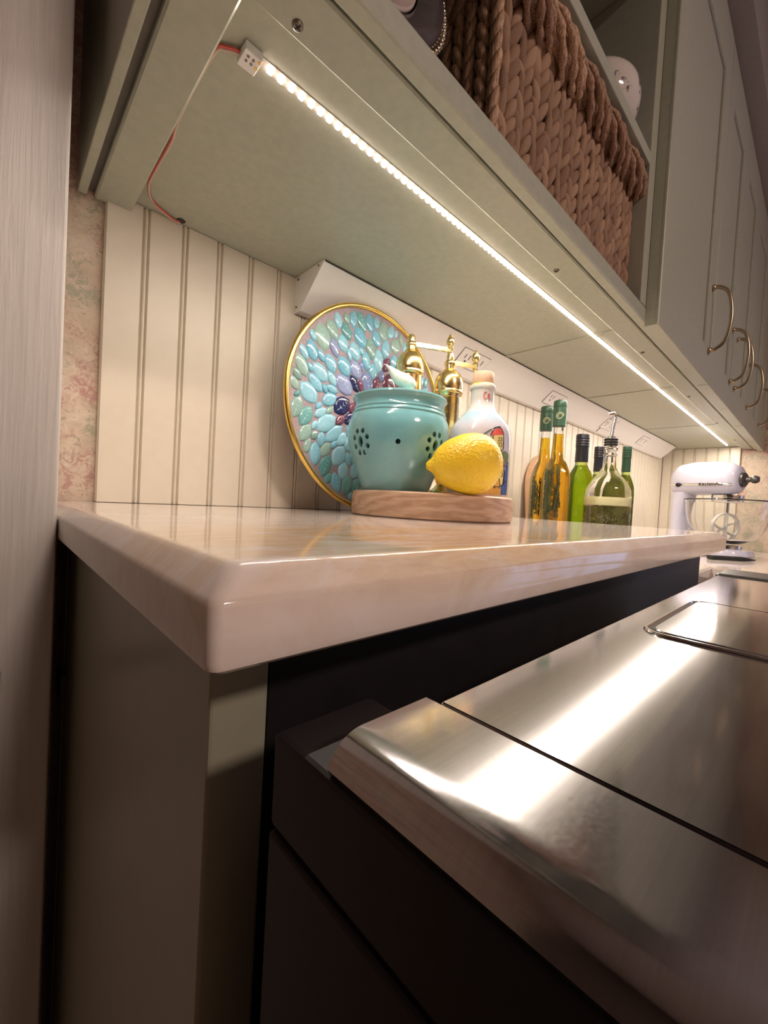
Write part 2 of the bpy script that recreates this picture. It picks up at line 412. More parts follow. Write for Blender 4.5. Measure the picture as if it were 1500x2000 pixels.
# ---- window in the far wall (outside the frame, mirrored in the counter edge)
M['dusk'] = emit('blue_dusk_light', (0.42, 0.58, 1.0), WINDOW_STRENGTH)
win = box('window_1', (XR + .06, XR + .065, WY0, WY1, WZ0, WZ1), 'dusk', kind='structure')
for i in range(4):
    y = WY0 + (WY1 - WY0) * i / 3; box('window_frame', (XR + .03, XR + .058, y - .015, y + .015, WZ0, WZ1), 'white_gloss', win)
    z = WZ0 + (WZ1 - WZ0) * i / 3; box('window_frame', (XR + .032, XR + .056, WY0, WY1, z - .012, z + .012), 'white_gloss', win)

# ---- ceiling light of the room
cl = thing('ceiling_light', 'round flush ceiling light in the middle of the room behind the viewer', 'lamp', (0.35, -1.7, CEIL - 0.06))
lathe('light_rim', [(0.20, 0), (0.21, 0.01), (0.21, 0.055), (0.20, 0.06)], 'chrome', cl, (0.35, -1.7, CEIL - 0.06), 40)
ld = bpy.data.lights.new('room_lamp', 'AREA'); ld.shape = 'DISK'; ld.size = 0.38; ld.energy = CEIL_POWER; ld.color = (1.0, 0.79, 0.68)
lo = bpy.data.objects.new('lamp_disc', ld); COL.objects.link(lo); lo.parent = cl; lo.location = (0, 0, -0.004)

# ---- beadboard boards (each one a part of the wall it clads)
PITCH = 0.044
def board_profile(w=PITCH, d=0.008):
    # (along, depth) front outline; depth 0 = wall, d = proud
    g = 0.0016; bw = 0.0050
    pts = [(0.0, 0.0), (0.0, d * 0.55), (g, d), (w - bw - g * 1.2, d), (w - bw - g * 0.6, d * 0.45), (w - bw, d * 0.55)]
    for k in range(5):
        a = pi * (1 - k / 4); pts.append((w - bw / 2 - 0.0002 + cos(a) * (bw / 2 - 0.0006), d * 0.6 + sin(a) * d * 0.36))
    pts += [(w, d * 0.5), (w, 0.0)]
    return pts
def make_board(name, axis, a0, z0, z1, parent, w=PITCH):
    P = board_profile(w); n = len(P); vs = []
    for z in (z0, z1):
        for a, d in P:
            vs.append((a0 + a, 0.585 - d, z) if axis == 'x' else (XR - d, a0 - a, z))
    fs = [tuple(range(n)), tuple(reversed(range(n, 2 * n)))] + [(i, i + n, (i + 1) % n + n, (i + 1) % n) for i in range(n)]
    o = mk(name, vs, fs, 'cream', parent)
    bm = bmesh.new(); bm.from_mesh(o.data); bmesh.ops.recalc_face_normals(bm, faces=bm.faces); bm.to_mesh(o.data); bm.free()
    return o
x = 0.0868
first = {}
while x < XR - 0.02:
    key = 'ledge' if x < 0.86 else 'low'
    w = min(PITCH, XR - 0.009 - x)
    if key not in first or w < PITCH - 1e-4:
        o = make_board('board', 'x', x, 0.0005 if key == 'ledge' else -0.1095, 0.3532, wall_back, w)
        if w >= PITCH - 1e-4: first[key] = (o, x)
    else:
        s, x0 = first[key]; o = inst(s, 'board', s.location + Vector((x - x0, 0, 0)), wall_back)
    x += PITCH
y = 0.5765; s0 = None
for k in range(6):
    if s0 is None: s0 = make_board('board', 'y', y, -0.1095, 0.3532, wall_r)
    else: inst(s0, 'board', s0.location - Vector((0, PITCH * k, 0)), wall_r)
y = 0.5765 - 6 * PITCH
box('board_edge_strip', (XR - 0.014, XR - 0.0002, y - 0.034, y, -0.1095, 0.352), 'cream', wall_r, 0.002)

# ---- tall casing at the left, edge beside the ledge
cas = box('trim_1', (-0.16, 0.0405, 0.440, 0.584, FLOOR, CEIL), 'casing', None, 0.0022, 3, kind='structure')
box('latch_plate', (-0.02, 0.0084, 0.436, 0.4402, -0.148, -0.131), 'dark_wood', cas, 0.0008)

# ---- soffit above the cabinets
box('trim_2', (0.06, XR, 0.17, 0.585, 1.135, CEIL), 'soffit', kind='structure')

# ================================================================== RAISED LEDGE AND ITS BASE
def ledge():
    x0, x1, y0, y1, z0, z1 = 0.0415, 0.852, 0.106, 0.5765, -0.0292, 0.0
    def ring(d, z, r=0.0035, n=4):
        a, b, c = x0 + d, x1 - d, y0 + d; pts = [(a, y1)]
        for k in range(n + 1):
            t = pi + pi / 2 * k / n; pts.append((a + r + r * cos(t), c + r + r * sin(t)))
        for k in range(n + 1):
            t = 1.5 * pi + pi / 2 * k / n; pts.append((b - r + r * cos(t), c + r + r * sin(t)))
        pts.append((b, y1)); return [(x, y, z) for x, y in pts]
    rows = [(0.004, z0), (0.0018, z0 + 0.0006), (0.0005, z0 + 0.0018), (0, z0 + 0.004), (0, -0.0105), (0.0003, -0.0092), (0.0011, -0.0080), (0.0070, -0.0018), (0.0082, -0.0007), (0.0096, -0.0001), (0.0105, 0.0), (0.0125, 0.0), (0.016, 0.0)]
    rings = [ring(d, z, 0.0035 + d * 0.2) for d, z in rows]; n = len(rings[0])
    vs = [p for r in rings for p in r]; fs = [tuple(reversed(range(n))), tuple((len(rings) - 1) * n + k for k in range(n))]
    for i in range(len(rings) - 1):
        for k in range(n): fs.append((i * n + k, i * n + (k + 1) % n, (i + 1) * n + (k + 1) % n, (i + 1) * n + k))
    o = mk('raised_countertop', vs, fs, 'marble', None, True, autosmooth=30)
    return tag(o, 'raised cream quartzite countertop ledge with golden veins, carrying the board and plate', 'countertop')
ledge()

base = thing('base_cabinet', 'dim sage green cabinet end panel under the raised stone ledge', 'cabinet', (0.066, 0.36, FLOOR))
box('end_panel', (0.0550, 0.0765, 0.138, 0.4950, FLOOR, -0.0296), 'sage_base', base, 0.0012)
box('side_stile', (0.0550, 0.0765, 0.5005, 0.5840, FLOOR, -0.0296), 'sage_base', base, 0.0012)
box('inner_panel', (0.0600, 0.0765, 0.4951, 0.5004, FLOOR, -0.0296), 'dark_line', base)
box('hinge', (0.0505, 0.0552, 0.478, 0.512, -0.182, -0.160), 'dark_wood', base, 0.0008, label='dark bronze hinge leaf')

# dark recess under the ledge behind the range
hw = thing('recessed_panel', 'black recessed panel below the stone ledge, behind the gap beside the range', 'panel', (0.46, 0.145, FLOOR))
box('panel', (0.0768, 0.850, 0.138, 0.150, FLOOR, -0.0296), 'black_trim', hw)
box('toe_board', (0.0768, 0.850, 0.130, 0.1375, FLOOR, FLOOR + 0.09), 'black_trim', hw)

# ---- lower main counter (L shape) with its base
def main_counter():
    pts = [(0.86, 0.5765), (0.86, 0.205), (1.43, 0.205), (1.52, -0.5), (2.4495, -0.5), (2.4495, 0.5765)]
    bm = bmesh.new(); vs = [bm.verts.new((x, y, -0.11)) for x, y in pts]; f = bm.faces.new(vs)
    r = bmesh.ops.extrude_face_region(bm, geom=[f]); 
    for e in r['geom']:
        if isinstance(e, bmesh.types.BMVert): e.co.z -= 0.03
    bmesh.ops.recalc_face_normals(bm, faces=bm.faces)
    bmesh.ops.bevel(bm, geom=[e for e in bm.edges if all(abs(v.co.z + 0.11) < 1e-6 for v in e.verts)], offset=0.003, segments=2, affect='EDGES')
    o = from_bm('main_countertop', bm, 'marble', None, True, autosmooth=30)
    return tag(o, 'lower pale stone countertop in the far corner carrying the mixer and oil bottles', 'countertop')
main_counter()
bc = thing('corner_base_cabinet', 'sage green base cabinet under the lower counter beyond the range', 'cabinet', (1.9, 0.2, FLOOR))
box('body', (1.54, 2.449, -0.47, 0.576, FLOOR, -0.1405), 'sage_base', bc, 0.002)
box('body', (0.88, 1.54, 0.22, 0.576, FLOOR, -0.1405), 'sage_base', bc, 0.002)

# ================================================================== THE STEEL RANGE (faces left, rolled front rail)
rg = thing('range', 'wide stainless steel range with a rolled front rail, right of the stone ledge', 'stove', (0.30, -0.2, FLOOR))
RXF, SEAM, RTOP, RYB, RYN = 0.0575, 0.0930, -0.0355, 0.0755, -0.50
def rail():
    R = 0.0105; prof = [(SEAM - 0.0004, RTOP - 0.0005), (SEAM - 0.0010, RTOP)]
    prof += [(SEAM - 0.006, RTOP), (RXF + R + 0.0015, RTOP)]
    for k in range(11):
        a = pi / 2 * k / 12; prof.append((RXF + R - R * sin(a), RTOP - R * 0.92 + R * 0.92 * cos(a)))
    prof += [(RXF + 0.0012, RTOP - 0.0088), (SEAM - 0.0004, RTOP - 0.0088)]
    o = prism_y('front_rail', prof, RYN, RYB, 'steel_rail', rg, True)
    return o
rail()
# top deck
bm = bmesh.new(); bmesh.ops.create_cube(bm, size=1)
dx0, dx1 = SEAM + 0.0002, 0.535
for v in bm.verts: v.co = Vector(((dx0 + dx1) / 2 + v.co.x * (dx1 - dx0), (RYN + 0.0715) / 2 + v.co.y * (0.0715 - RYN), RTOP - 0.0101 + v.co.z * 0.0201))
bmesh.ops.bevel(bm, geom=bm.edges[:], offset=0.0007, segments=2, affect='EDGES')
from_bm('top_deck', bm, 'steel', rg, False)
# body below: dark front and sides
box('front_panel', (RXF + 0.0002, 0.0925, RYN + 0.001, 0.1000, -0.0705, RTOP - 0.0090), 'steel_black', rg, 0.0015)
box('body', (0.0930, 0.534, RYN + 0.01, 0.0715, -0.0705, RTOP - 0.0205), 'black_trim', rg)
box('oven_door', (RXF - 0.0003, 0.54, RYN + 0.01, 0.0995, FLOOR + 0.12, -0.0718), 'steel_black', rg, 0.001)
box('kick_plate', (RXF + 0.03, 0.54, RYN + 0.01, 0.0990, FLOOR, FLOOR + 0.119), 'black_trim', rg)
# rounded lid lying on the deck
def rrect(x0, x1, y0, y1, r, n=8):
    pts = []
    for cx, cy, a0 in ((x1 - r, y1 - r, 0), (x0 + r, y1 - r, pi / 2), (x0 + r, y0 + r, pi), (x1 - r, y0 + r, 1.5 * pi)):
        for k in range(n + 1):
            a = a0 + pi / 2 * k / n; pts.append((cx + r * cos(a), cy + r * sin(a)))
    return pts
def ring_mesh(name, rings, mat, parent, cap=False, smooth=True, label=None):
    n = len(rings[0]); vs = [p for r in rings for p in r]; fs = []
    for i in range(len(rings) - 1):
        for k in range(n):
            k2 = (k + 1) % n; fs.append((i * n + k, i * n + k2, (i + 1) * n + k2, (i + 1) * n + k))
    if cap: fs.append(tuple((len(rings) - 1) * n + k for k in range(n)))
    return mk(name, vs, fs, mat, parent, smooth, label, autosmooth=40)
lx0, lx1, ly0, ly1 = 0.2285, 0.345, -0.30, 0.0580
R3 = lambda d, z, r: [(x, y, z) for x, y in rrect(lx0 + d, lx1 - d, ly0 + d, ly1 - d, r)]
ring_mesh('lid_frame', [R3(-0.0010, RTOP + .0001, 0.011), R3(-0.0005, RTOP + .0011, 0.0108), R3(0.0004, RTOP + .0011, 0.0105), R3(0.0010, RTOP + .0001, 0.010)], 'chrome', rg, label='bright rounded frame around the griddle lid')
ring_mesh('lid_gap', [R3(0.0010, RTOP + .0002, 0.010), R3(0.0028, RTOP + .0002, 0.009)], 'dark_line', rg)
ring_mesh('griddle_lid', [R3(0.0028, RTOP + .0001, 0.009), R3(0.0028, RTOP + .0008, 0.009), R3(0.0036, RTOP + .0012, 0.0085)], 'steel', rg, cap=True, smooth=False)
# rear upstand between range and counter
box('rear_trim', (0.536, 0.60, RYN + 0.03, 0.0740, -0.060, RTOP + 0.0015), 'steel_dark', rg, 0.003)

# ================================================================== UPPER CABINETS
ZB = 0.354; ZL = 0.341; YR0, YR1 = 0.240, 0.276; XE = 0.112
osc = thing('open_shelf_cabinet', 'sage green open shelf unit above the ledge, holding the woven basket', 'cabinet', (0.45, 0.40, ZL))
box('end_panel', (0.0765, XE, 0.2775, 0.5840, ZL, 1.134), 'sage', osc, 0.0018, 1)
box('end_groove', (0.0695, 0.0764, 0.2500, 0.5830, ZL + 0.007, 1.134), 'sage_shaded', osc)
box('end_lip', (0.0610, 0.0694, 0.2360, 0.5840, ZL, 1.134), 'sage', osc, 0.001, 2)
box('bottom_panel', (XE + 0.0005, 0.8170, 0.2770, 0.5840, ZB, ZB + 0.006), 'sage', osc)
box('shelf', (0.0700, 0.7440, 0.222, 0.5830, 0.573, 0.592), 'sage', osc, 0.0012)
box('shelf', (0.0700, 0.7440, 0.222, 0.5830, 0.880, 0.898), 'sage', osc, 0.0012)
box('back_panel', (0.0700, 0.7440, 0.5740, 0.5840, 0.361, 1.134), 'sage_shaded', osc)
box('stile', (0.7445, 0.7695, 0.2220, 0.5840, 0.3605, 1.134), 'sage', osc, 0.0012)
box('stile', (0.0700, 0.0764, 0.2220, 0.2495, 0.3605, 1.134), 'sage', osc, 0.0012)
box('top_panel', (0.0700, 0.7440, 0.2220, 0.5840, 1.116, 1.134), 'sage', osc)
def screw_at(x, par):
    c = (x, 0.2665, ZL - 0.0003)
    s = lathe('screw', [(0.0001, -0.0010), (0.0030, -0.0012), (0.0040, -0.0004), (0.0040, 0.0004)], 'screw', par, c, 20)
    for rz in (0.4, 0.4 + pi / 2):
        d = Vector((cos(rz), sin(rz), 0)) * 0.0024; n = Vector((-sin(rz), cos(rz), 0)) * 0.0005
        p = Vector((c[0], c[1], ZL - 0.0018))
        vs = [p - d - n, p + d - n, p + d + n, p - d + n]; vs += [v + Vector((0, 0, 0.0004)) for v in vs]
        mk('screw_slot', vs, [(3, 2, 1, 0), (4, 5, 6, 7), (0, 1, 5, 4), (1, 2, 6, 5), (2, 3, 7, 6), (3, 0, 4, 7)], 'dark_line', s)
# continuous face rail, dark rebate and front lip along all the wall cabinets
lr = thing('light_rail', 'long sage green rail with screws along the lower front of all wall cabinets', 'moulding', (1.25, 0.25, ZL))
box('rail', (XE - 0.012, XR - 0.0005, YR0, YR1, ZL, ZB + 0.005), 'sage', lr, 0.0016, 1)
box('rebate', (0.0765, XR - 0.0005, 0.2355, YR0 - 0.0001, ZL + 0.0055, ZB + 0.005), 'dark_line', lr)
box('front_lip', (0.0700, XR - 0.0005, 0.2220, 0.2354, 0.3375, 0.3600), 'sage', lr, 0.0022, 2)
for sx in (0.145, 0.543, 0.927, 1.335, 1.749, 2.15): screw_at(sx, lr)

def wall_cab(x0, x1, doors, bx0, bx1, label):
    wc = thing('wall_cabinet', label, 'cabinet', ((x0 + x1) / 2, 0.40, ZL), 'wall cabinets right of the open shelves')
    box('carcass', (x0 + 0.0005, x1 - 0.0005, 0.2225, 0.5840, 0.3605, 1.134), 'sage', wc, 0.001)
    box('bottom_panel', (bx0, bx1, 0.2770, 0.5840, ZB, ZB + 0.006), 'sage', wc)
    if bx0 > 0.8: box('bottom_strip', (bx0 - 0.004 + 0.0005, bx0 + 0.014, 0.2770, 0.5760, ZB - 0.0016, ZB - 0.0001), 'sage', wc)
    for a, b, hx in doors:
        z0, z1 = 0.329, 1.095
        d = box('door', (a + .0002, b - .0002, 0.2068, 0.2218, z0 + .0002, z1 - .0002), 'sage', wc)
        px0, px1, pz0, pz1 = a + 0.058, b - 0.062, 0.402, 0.990
        def rr(x0_, x1_, z0_, z1_, d_, y): return [(x0_ + d_, y, z0_ + d_), (x1_ - d_, y, z0_ + d_), (x1_ - d_, y, z1_ - d_), (x0_ + d_, y, z1_ - d_)]
        ring_mesh('door_frame', [rr(a, b, z0, z1, 0, .2067), rr(a, b, z0, z1, 0, .2035), rr(a, b, z0, z1, .0015, .2020), rr(px0, px1, pz0, pz1, -.0012, .2020), rr(px0, px1, pz0, pz1, 0, .2030), rr(px0, px1, pz0, pz1, 0.0012, .2067)], 'sage', d, smooth=False)
        ring_mesh('panel_shade_line', [rr(px0, px1, pz0, pz1, .0012, .2060), rr(px0, px1, pz0, pz1, .0030, .2066)], 'sage_shaded', d, smooth=False)  # dark strip painting the shade at the panel step
        # bow handle
        pts = spline([(hx, 0.2015, 0.395), (hx, 0.188, 0.397), (hx, 0.172, 0.415), (hx, 0.165, 0.464), (hx, 0.172, 0.513), (hx, 0.188, 0.531), (hx, 0.2015, 0.533)], 6)
        rad = [0.0034 + 0.0012 * abs(i / (len(pts) - 1) - 0.5) * 2 for i in range(len(pts))]
        P = [tube_data(pts, rad, 10)]
        for z in (0.395, 0.533): P.append(ellipsoid_data((hx, 0.199, z), (0.0075, 0.0045, 0.0075), 14, 8))
        v, f = merge(P); mk('handle', v, f, 'pewter', d, True, 'aged brass bow handle')
    return wc
wall_cab(0.770, 1.190, [(0.772, 1.188, 1.156)], 0.8175, 1.2640, 'first wall cabinet right of the basket, single panelled door with handle at its right')
wall_cab(1.190, 1.770, [(1.192, 1.479, 1.448), (1.482, 1.768, 1.532)], 1.2645, 1.8400, 'middle wall cabinet with two narrow doors and two brass handles side by side')
wall_cab(1.770, 2.449, [(1.772, 2.120, 1.806), (2.123, 2.447, 2.160)], 1.8405, 2.4490, 'farthest wall cabinet, against the far wall above the mixer')

# ================================================================== LED STRIP
M['tape'] = plain('led_tape_backing', (0.42, 0.38, 0.34), 0.5)
led = thing('led_strip', 'glowing warm white LED tape stuck under the wall cabinets', 'light', (1.26, 0.3195, ZB))
LY = 0.3195
box('tape', (0.142, 2.375, LY - 0.0045, LY + 0.0045, ZB - 0.0006, ZB - 0.0001), 'tape', led)
M['led'] = emit('led_phosphor', (1.0, 0.87, 0.755), LED_STRENGTH)
M['led_side'] = emit('led_package_glow', (1.0, 0.83, 0.70), 14.0)
d0 = box('diode', (0.1500, 0.1540, LY - 0.0023, LY + 0.0023, ZB - 0.0020, ZB - 0.0007), 'led_side', led)
d0.data.materials.append(M['led'])
bm = bmesh.new(); bm.from_mesh(d0.data)
bot = [f for f in bm.faces if f.normal.z < -0.9]
r_ = bmesh.ops.inset_individual(bm, faces=bot, thickness=0.0004, depth=0.0)
bot = [f for f in bm.faces if f.normal.z < -0.9]; bot.sort(key=lambda f: -f.calc_area())
lens = bot[0]; e_ = bmesh.ops.extrude_discrete_faces(bm, faces=[lens])['faces']
for f in e_:
    for v in f.verts: v.co.z -= 0.0008
ex = bmesh.ops.bridge_loops
vs_t = list(e_[0].verts)
side = []
base_v = [min((v for v in bm.verts if v not in vs_t), key=lambda q: (q.co.x - t.co.x) ** 2 + (q.co.y - t.co.y) ** 2) for t in vs_t]
for a_ in range(4):
    b_ = (a_ + 1) % 4
    try: side.append(bm.faces.new((base_v[a_], base_v[b_], vs_t[b_], vs_t[a_])))
    except ValueError: pass
for f in e_ + side: f.material_index = 1
bm.to_mesh(d0.data); bm.free()
px = 0.152 + 0.0095
while px < 2.37:
    inst(d0, 'diode', d0.location + Vector((px - 0.152, 0, 0)), led); px += 0.0095
cb = box('connector', (0.1285, 0.1425, LY - 0.0075, LY + 0.0085, ZB - 0.0075, ZB - 0.0002), 'white_gloss', led, 0.0008)
for dx in (0.1325, 0.1365):
    for dy in (-0.0035, 0.0005):
        lathe('terminal', [(0.0001, -0.0004), (0.0010, -0.0004), (0.0010, 0.0002)], 'screw', cb, (dx, LY + dy, ZB - 0.0076), 10)
for dx, dy in ((0.1405, -0.005), (0.1405, 0.001)):
    lathe('copper_pad', [(0.0001, -0.0005), (0.0012, -0.0005), (0.0012, 0.0002)], 'gold', cb, (dx, LY + dy, ZB - 0.0075), 10)
wp = [(0.129, 0.322, 0.3515), (0.120, 0.3265, 0.3515), (0.1145, 0.338, 0.3522), (0.1138, 0.40, 0.3525), (0.1152, 0.430, 0.3525), (0.1172, 0.450, 0.3524), (0.1165, 0.50, 0.3522), (0.1175, 0.530, 0.3520), (0.127, 0.554, 0.3520), (0.143, 0.565, 0.3515), (0.156, 0.571, 0.3515), (0.163, 0.573, 0.3530)]
tube('wire', spline(wp, 8), 0.0011, 'wire_red', led, 8, label='red wire')
tube('wire', [p + Vector((0.0010, 0.0016, -0.0006)) for p in spline(wp, 8)], 0.0009, 'wire_white', led, 8, label='pale pinkish wire')
lathe('cable_hole', [(0.0001, -0.0009), (0.0045, -0.0009), (0.0052, -0.0002)], 'dark_line', led, (0.164, 0.5705, ZB - 0.0001), 20)

# ================================================================== POWER STRIP
ps = thing('power_strip', 'long white angled outlet strip on the beadboard under the cabinets', 'outlet strip', (1.3, 0.55, 0.30))
F0 = Vector((0, 0.504, 0.3535)); F1 = Vector((0, 0.563, 0.300))
poly = [(0.5768, 0.3535), (F0.y, F0.z), (F0.y - 0.0008, F0.z - 0.002), (F1.y - 0.0016, F1.z + 0.001), (F1.y, F1.z), (0.5768, 0.300)]
body = prism_x('housing', poly, 0.334, 2.34, 'white_gloss', ps)
prism_x('end_cap', [(0.5768, 0.3535), (0.5030, 0.3535), (0.5018, 0.351), (0.5605, 0.2988), (0.5768, 0.2988)], 0.3315, 0.3338, 'white_gloss', ps)
prism_x('end_cap', [(0.5768, 0.3535), (0.5030, 0.3535), (0.5018, 0.351), (0.5605, 0.2988), (0.5768, 0.2988)], 2.3402, 2.3430, 'white_gloss', ps)
prism_x('housing_joint', [(0.5015, 0.3515), (0.5030, 0.3530), (0.5620, 0.3010), (0.5605, 0.2995)], 1.512, 1.5135, 'dark_line', ps)
prism_x('shadow_gap', [(0.5015, 0.3533), (0.5040, 0.3539), (0.5040, 0.3526), (0.5018, 0.3522)], 0.3342, 2.3398, 'dark_line', ps)
for yy, zz in ((0.515, 0.349), (0.571, 0.307), (0.569, 0.3475)):
    v, f = lathe_data([(0.0001, 0.0), (0.0017, 0.0), (0.0017, 0.0012)], 12)
    v = [(0.3306 + c[2], yy + c[0], zz + c[1]) for c in v]; mk('cap_screw', v, f, 'screw', ps, True)
ux = Vector((1, 0, 0)); uv = (F1 - F0).normalized(); un = uv.cross(ux).normalized()
if un.y > 0: un = -un
def face_pt(x, v, h): return Vector((x, 0, 0)) + F0 + uv * v + un * h
def face_quad(name, x0, x1, v0, v1, h0, h1, mat, par, skew=0):
    vs = [face_pt(x0, v0, h0), face_pt(x1, v0, h0), face_pt(x1, v1, h0), face_pt(x0, v1, h0), face_pt(x0, v0, h1), face_pt(x1, v0, h1), face_pt(x1, v1, h1), face_pt(x0, v1, h1)]
    return mk(name, vs, [(0, 1, 2, 3), (7, 6, 5, 4), (0, 4, 5, 1), (1, 5, 6, 2), (2, 6, 7, 3), (3, 7, 4, 0)], mat, par)
L = (F1 - F0).length
for ox in (0.735, 1.128, 1.545, 1.94):
    W = 0.047; v0, v1 = L * 0.24, L * 0.74
    gp = face_quad('outlet', ox - W, ox + W, v0, v1, 0.0012, 0.0022, 'dark_line', ps)
    face_quad('outlet_face', ox - W + 0.0009, ox + W - 0.0009, v0 + 0.0009, v1 - 0.0009, 0.0012, 0.0026, 'white_gloss', gp)
    for s in (-1, 1):
        cx = ox + s * 0.022
        for a, b, w, h in ((-0.0075, 0.40, 0.0010, 0.0045), (0.0065, 0.40, 0.0010, 0.0055), (0.0, 0.66, 0.0022, 0.0022)):
            vc = v0 + (v1 - v0) * b
            face_quad('slot', cx + a - w, cx + a + w, vc - h, vc + h, 0.0026, 0.0030, 'dark_line', gp)

# ================================================================== MOSAIC PLATE
PR = 0.166
plate = thing('mosaic_plate', 'large round plate of glazed blue and green leaves with gold rim, behind the pot', 'plate', (0, 0, 0))
def plate_parts():
    # local frame: plate in the XY plane, centre at (0, PR, 0), face towards +Z
    c = (0, PR, 0)
    prof = [(0.0001, -0.004), (PR - 0.012, -0.004), (PR - 0.004, 0.000), (PR - 0.007, 0.003), (PR - 0.014, 0.0005), (0.0001, -0.001)]
    lathe('grout_bed', prof, 'grout', plate, c, 96, close=False)
    ring = [(c[0] + (PR - 0.0042) * cos(a), c[1] + (PR - 0.0042) * sin(a), 0.003) for a in [2 * pi * k / 120 for k in range(121)]]
    tube('gold_rim', ring, 0.0040, 'gold', plate, 10)
    # leaf master meshes
    def leaf_mesh(nm, pw, mat):
        n = 12; rings = []; sc = [(1.0, 0.0), (0.93, 0.0016), (0.75, 0.0026), (0.4, 0.0031)]
        out = []
        for k in range(n):
            t = k / n * 2 * pi; x_ = cos(t); y_ = sin(t)
            out.append((abs(x_) ** 1.0 * (1 if x_ > 0 else -1) * 0.5, 0.5 * y_ * (1 - abs(x_) ** pw * 0.35)))
        # pointed leaf outline, long axis X
        out = []
        for k in range(n):
            t = k / n
            if t < 0.5: u = t * 2; out.append((0.5 - u, 0.5 * sin(pi * u) ** pw))
            else: u = (t - 0.5) * 2; out.append((-0.5 + u, -0.5 * sin(pi * u) ** pw))
        vs = []
        for s, z in sc:
            for (a, b) in out: vs.append((a * s, b * s, z))
        vs.append((0, 0, 0.0033)); fs = []
        for i in range(len(sc) - 1):
            for k in range(n):
                k2 = (k + 1) % n; fs.append((i * n + k, i * n + k2, (i + 1) * n + k2, (i + 1) * n + k))
        for k in range(n): fs.append(((len(sc) - 1) * n + k, (len(sc) - 1) * n + (k + 1) % n, len(vs) - 1))
        me = bpy.data.meshes.new(nm); me.from_pydata(vs, [], fs); me.materials.append(M[mat])
        for p in me.polygons: p.use_smooth = True
        bm = bmesh.new(); bm.from_mesh(me); bmesh.ops.recalc_face_normals(bm, faces=bm.faces); bm.to_mesh(me); bm.free()
        return me
    masters = {m: leaf_mesh('leaf', 0.62, m) for m in ('leaf_aqua', 'leaf_peri', 'leaf_navy', 'leaf_plum', 'leaf_sage', 'leaf_teal')}
    # vein master
    def vein():
        P = []
        def rib(a, b, w):
            a = Vector(a); b = Vector(b); d = (b - a).normalized(); nn = Vector((-d.y, d.x)) * w
            P.append(([(a.x - nn.x, a.y - nn.y, .0036), (b.x, b.y, .0030), (a.x + nn.x, a.y + nn.y, .0036)], [(0, 1, 2)]))
        rib((-0.34, 0), (0.36, 0), 0.014)
        for t in (-0.16, 0.02, 0.18):
            rib((t, 0), (t + 0.12, 0.20), 0.010); rib((t, 0), (t + 0.12, -0.20), 0.010)
        v, f = merge(P); me = bpy.data.meshes.new('vein'); me.from_pydata(v, [], f); me.materials.append(M['leaf_vein']); return me
    vm = vein()
    rnd = random.Random(11); placed = []
    def circles(x, y, L_, w, a):
        cs = []
        for t, rr in ((-0.34, 0.42), (-0.12, 0.82), (0.12, 0.82), (0.34, 0.42)):
            cs.append((x + cos(a) * t * L_, y + sin(a) * t * L_, rr * w * 0.5))
        return cs
    def ok(cs):
        for (x, y, r) in cs:
            if sqrt(x * x + y * y) + r > PR - 0.0105: return False
        for q in placed:
            if abs(q[0] - cs[1][0]) > 0.045 or abs(q[1] - cs[1][1]) > 0.045: continue
            for (x, y, r) in cs:
                for (X, Y, R) in q[2]:
                    if (x - X) ** 2 + (y - Y) ** 2 < ((r + R) * 0.93) ** 2: return False
        return True
    stages = [(0.039, 24, 2500), (0.032, 80, 9000), (0.026, 110, 14000), (0.021, 110, 14000), (0.016, 120, 12000)]
    for Ls, mx, tries in stages:
        cnt = 0
        for _ in range(tries):
            if cnt >= mx or len(placed) >= 298: break
            rr = (PR - 0.018) * sqrt(rnd.random()); th = rnd.random() * 2 * pi
            x = rr * cos(th); y = rr * sin(th)
            if Ls > 0.04 and rr < 0.05: continue
            Lf = Ls * rnd.uniform(0.88, 1.1); w = Lf * rnd.uniform(0.56, 0.74)
            base_a = pi / 2; dev = ((th - pi / 2 + pi) % (2 * pi)) - pi
            if dev > pi / 2: dev = dev - pi
            if dev < -pi / 2: dev = dev + pi
            a = base_a + dev * 0.55 + rnd.gauss(0, 0.22)
            cs = circles(x, y, Lf, w, a)
            if ok(cs): placed.append((cs[1][0], cs[1][1], cs, x, y, Lf, w, a, rr)); cnt += 1
    def ok2(i, cs):
        for (x, y, r) in cs:
            if sqrt(x * x + y * y) + r > PR - 0.0095: return False
        for j, q in enumerate(placed):
            if j == i or abs(q[0] - cs[1][0]) > 0.06 or abs(q[1] - cs[1][1]) > 0.06: continue
            for (x, y, r) in cs:
                for (X, Y, R) in q[2]:
                    if (x - X) ** 2 + (y - Y) ** 2 < ((r + R) * 0.97) ** 2: return False
        return True
    for it in range(7):
        for i, q in enumerate(placed):
            _, _, _, x, y, Lf, w, a, rr = q
            best = None
            for fl, fw_ in ((1.06, 1.06), (1.06, 1.0), (1.0, 1.06)):
                if w * fw_ > Lf * fl * 0.80 or Lf * fl > 0.046: continue
                for mx_, my_ in ((0, 0), (.0006, 0), (-.0006, 0), (0, .0006), (0, -.0006)):
                    cs = circles(x + mx_, y + my_, Lf * fl, w * fw_, a)
                    if ok2(i, cs): best = (cs[1][0], cs[1][1], cs, x + mx_, y + my_, Lf * fl, w * fw_, a, rr); break
                if best: break
            if best: placed[i] = best
